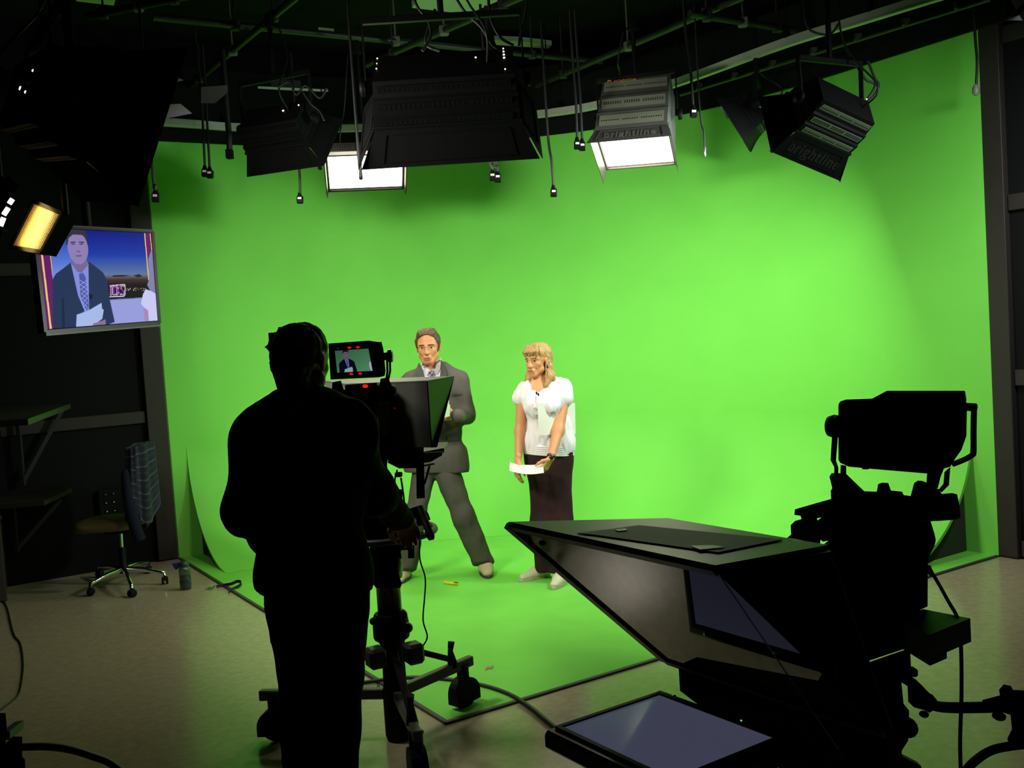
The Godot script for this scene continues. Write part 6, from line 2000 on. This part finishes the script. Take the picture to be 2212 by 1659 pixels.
# ---------------------------------------------------------------- the camera operator, seen from behind
func build_operator() -> void:
	var D0 := 3.0
	var S := func(x: float, y: float, dz := 0.0) -> Vector3: return px(x, y, D0 + dz)
	var base: Vector3 = S.call(705, 1930); base.y = 0.0
	var t := thing("person", "camera operator in dark clothes seen from behind, reaching for the pan handle", "person", base)
	var up := Vector3.UP
	var tc: Vector3 = (EYE - base); tc.y = 0; tc = tc.normalized()
	var j := Blob.new(); j.sm = 0.07
	j.fold = folds(53, 1.0); j.fold_amp = 0.014; j.fold_scale = Vector3(7, 4, 7)
	j.bone(S.call(606, 955), S.call(718, 948), 0.128, 0.128, tc, 1.2)
	j.bone(S.call(612, 1060), S.call(705, 1055), 0.135, 0.125, tc, 1.15)
	j.bone(S.call(640, 1170), S.call(712, 1170), 0.112, 0.112, tc, 1.1)
	j.bone(S.call(650, 1235), S.call(712, 1232), 0.116, 0.118, tc, 1.1)
	j.bone(S.call(652, 1270), S.call(712, 1268), 0.122, 0.118, tc, 1.1)
	j.bone(S.call(640, 895), S.call(565, 935), 0.052, 0.060); j.bone(S.call(690, 893), S.call(752, 925), 0.052, 0.062)
	j.bone(S.call(640, 878), S.call(685, 876), 0.052, 0.050)
	var sl: Vector3 = S.call(562, 950); var el: Vector3 = S.call(530, 1100, 0.02); var wl: Vector3 = S.call(590, 1180, 0.22)
	var sr: Vector3 = S.call(756, 945); var er: Vector3 = S.call(808, 1060, 0.14); var wr: Vector3 = S.call(862, 1120, 0.42)
	j.bone(sl, el, 0.072, 0.058); j.bone(el, wl, 0.058, 0.05)
	j.bone(sr, er, 0.066, 0.058); j.bone(er, wr, 0.056, 0.050)
	j.cut(S.call(680, 1277), S.call(680, 1287) - S.call(680, 1277))
	blob_part("jacket", [[j, 0.014]], mat(Color(0.055, 0.055, 0.058), 0.95, 0.0, 0.2), t)
	var p := Blob.new(); p.sm = 0.05
	p.fold = folds(57, 1.0); p.fold_amp = 0.012; p.fold_scale = Vector3(8, 4, 8)
	p.bone(S.call(645, 1270), S.call(725, 1268), 0.105, 0.105, tc, 1.1)
	p.bone(S.call(652, 1330), S.call(662, 1560), 0.096, 0.073); p.bone(S.call(662, 1560), S.call(668, 1900), 0.075, 0.07)
	p.bone(S.call(733, 1330), S.call(722, 1560), 0.092, 0.075); p.bone(S.call(722, 1560), S.call(712, 1900), 0.075, 0.07)
	p.cut(Vector3(0, 0.05, 0), Vector3.DOWN)
	blob_part("trousers", [[p, 0.016]], mat(Color(0.05, 0.052, 0.06), 0.95, 0.0, 0.2), t)
	var shm := mat(Color(0.06, 0.06, 0.06), 0.6)
	var h0: Vector3 = S.call(660, 1945); h0.y = 0.0
	var h1: Vector3 = S.call(740, 1945); h1.y = 0.0
	shoe(t, h0, -tc.rotated(up, 0.2), shm, shm, 1.1)
	shoe(t, h1, -tc.rotated(up, -0.2), shm, shm, 1.1)
	# head turned to the viewfinder
	var hc: Vector3 = S.call(652, 782)
	var f := (Vector3(0.36, -0.10, -0.92)).normalized()
	var r: Vector3 = (up + (S.call(655, 700) - S.call(660, 860)) * 0.3).cross(f).normalized()
	var u: Vector3 = f.cross(r).normalized()
	var hs := 0.97
	var hb := head_blob(hc, r, u, f, hs)
	var b := Blob.new(); b.sm = 0.05
	b.bone(S.call(658, 830), S.call(660, 900), 0.056, 0.062); b.bone(S.call(655, 930), S.call(672, 1260), 0.10, 0.09, tc, 1.2); b.bone(S.call(600, 940), S.call(720, 935), 0.055, 0.055)
	b.bone(sl, el, 0.045, 0.036); b.bone(el, wl, 0.036, 0.026); b.bone(sr, er, 0.045, 0.036); b.bone(er, wr, 0.036, 0.026)
	b.bone(S.call(645, 1300), S.call(656, 1560), 0.07, 0.05); b.bone(S.call(656, 1560), S.call(664, 1930), 0.05, 0.036); b.bone(S.call(730, 1300), S.call(722, 1560), 0.07, 0.05); b.bone(S.call(722, 1560), S.call(736, 1930), 0.05, 0.036)
	var skin := lin(Color(0.62, 0.44, 0.34))
	var fwd: Vector3 = (wr - er).normalized()
	var hr := hand_blob(wr, fwd, Vector3(0, -1, 0) + cam_b.x * 0.3, -cam_b.x, [0.55, 0.6, 0.6, 0.65, 1.0])
	var hl := hand_blob(wl, (wl - el), -tc, up, [0.5, 0.5, 0.5, 0.5, 0.8])
	var fc := face_colour(hc, r, u, f, hs, skin, lin(Color(0.12, 0.08, 0.06)), lin(Color(0.5, 0.3, 0.26)))
	var sc := func(_q: Vector3, _n: Vector3) -> Color: return skin
	blob_part("body", [[b, 0.022, sc], [hb, 0.0055, fc], [hr, 0.006, sc], [hl, 0.007, sc]], skin_mat(), t)
	var q := func(x: float, y: float, z: float) -> Vector3: return hc + (r * x + u * y + f * z) * hs
	var h := Blob.new(); h.sm = 0.02
	h.fold = folds(61, 1.0); h.fold_amp = 0.006; h.fold_scale = Vector3(50, 30, 50)
	h.bone(q.call(0, 0.046, 0.004), q.call(0, 0.040, -0.026), 0.080 * hs, 0.081 * hs)
	h.bone(q.call(0, -0.01, -0.055), q.call(0, -0.085, -0.050), 0.066 * hs, 0.046 * hs)
	for k in [[0.080, 0.07, -0.03, 0.098, 0.080, -0.035], [0.075, 0.085, 0.0, 0.088, 0.100, 0.0], [0.06, 0.10, -0.02, 0.07, 0.112, -0.024], [0.085, 0.05, -0.045, 0.100, 0.056, -0.06], [0.07, 0.08, -0.045, 0.086, 0.092, -0.055]]:
		h.bone(q.call(k[0] * 0.85, k[1] * 0.9, k[2]), q.call(k[3], k[4], k[5]), 0.014, 0.003)
	h.cut(q.call(0, 0.080, 0.088), f * 0.80 - u * 0.60)
	for sx in [-1, 1]: h.hole(q.call(0.09 * sx, -0.035, 0.01), q.call(0.09 * sx, -0.06, 0.01), 0.030 * hs, 0.035 * hs)
	blob_part("hair", [[h, 0.008]], mat(Color(0.09, 0.065, 0.05), 0.7), t)

const EXPOSURE := 1.0
func build_rest() -> void:
	build_grid()
	build_camera_one()
	build_camera_two()
	build_props()
	build_man()
	build_woman()
	build_operator()

func _ready() -> void:
	# camera, environment, exposure
	cam_b = Basis(Vector3.RIGHT, deg_to_rad(-2.87)) * Basis(Vector3.BACK, deg_to_rad(-3.7))
	var cam := Camera3D.new()
	cam.name = "camera"
	cam.fov = rad_to_deg(2.0 * atan(829.5 / FPX))
	cam.near = 0.05
	cam.far = 60.0
	add_child(cam)
	cam.transform = Transform3D(cam_b, EYE)
	cam.current = true
	var we := WorldEnvironment.new()
	we.name = "environment"
	var env := Environment.new()
	env.background_mode = Environment.BG_COLOR
	env.background_color = Color(0, 0, 0)
	env.ambient_light_source = Environment.AMBIENT_SOURCE_DISABLED
	env.tonemap_mode = Environment.TONE_MAPPER_LINEAR
	env.tonemap_exposure = EXPOSURE
	env.sdfgi_enabled = true
	env.ssao_enabled = true
	env.ssil_enabled = true
	we.environment = env
	add_child(we)
	make_materials()
	build_lights()
	build_setting()
	build_rest()
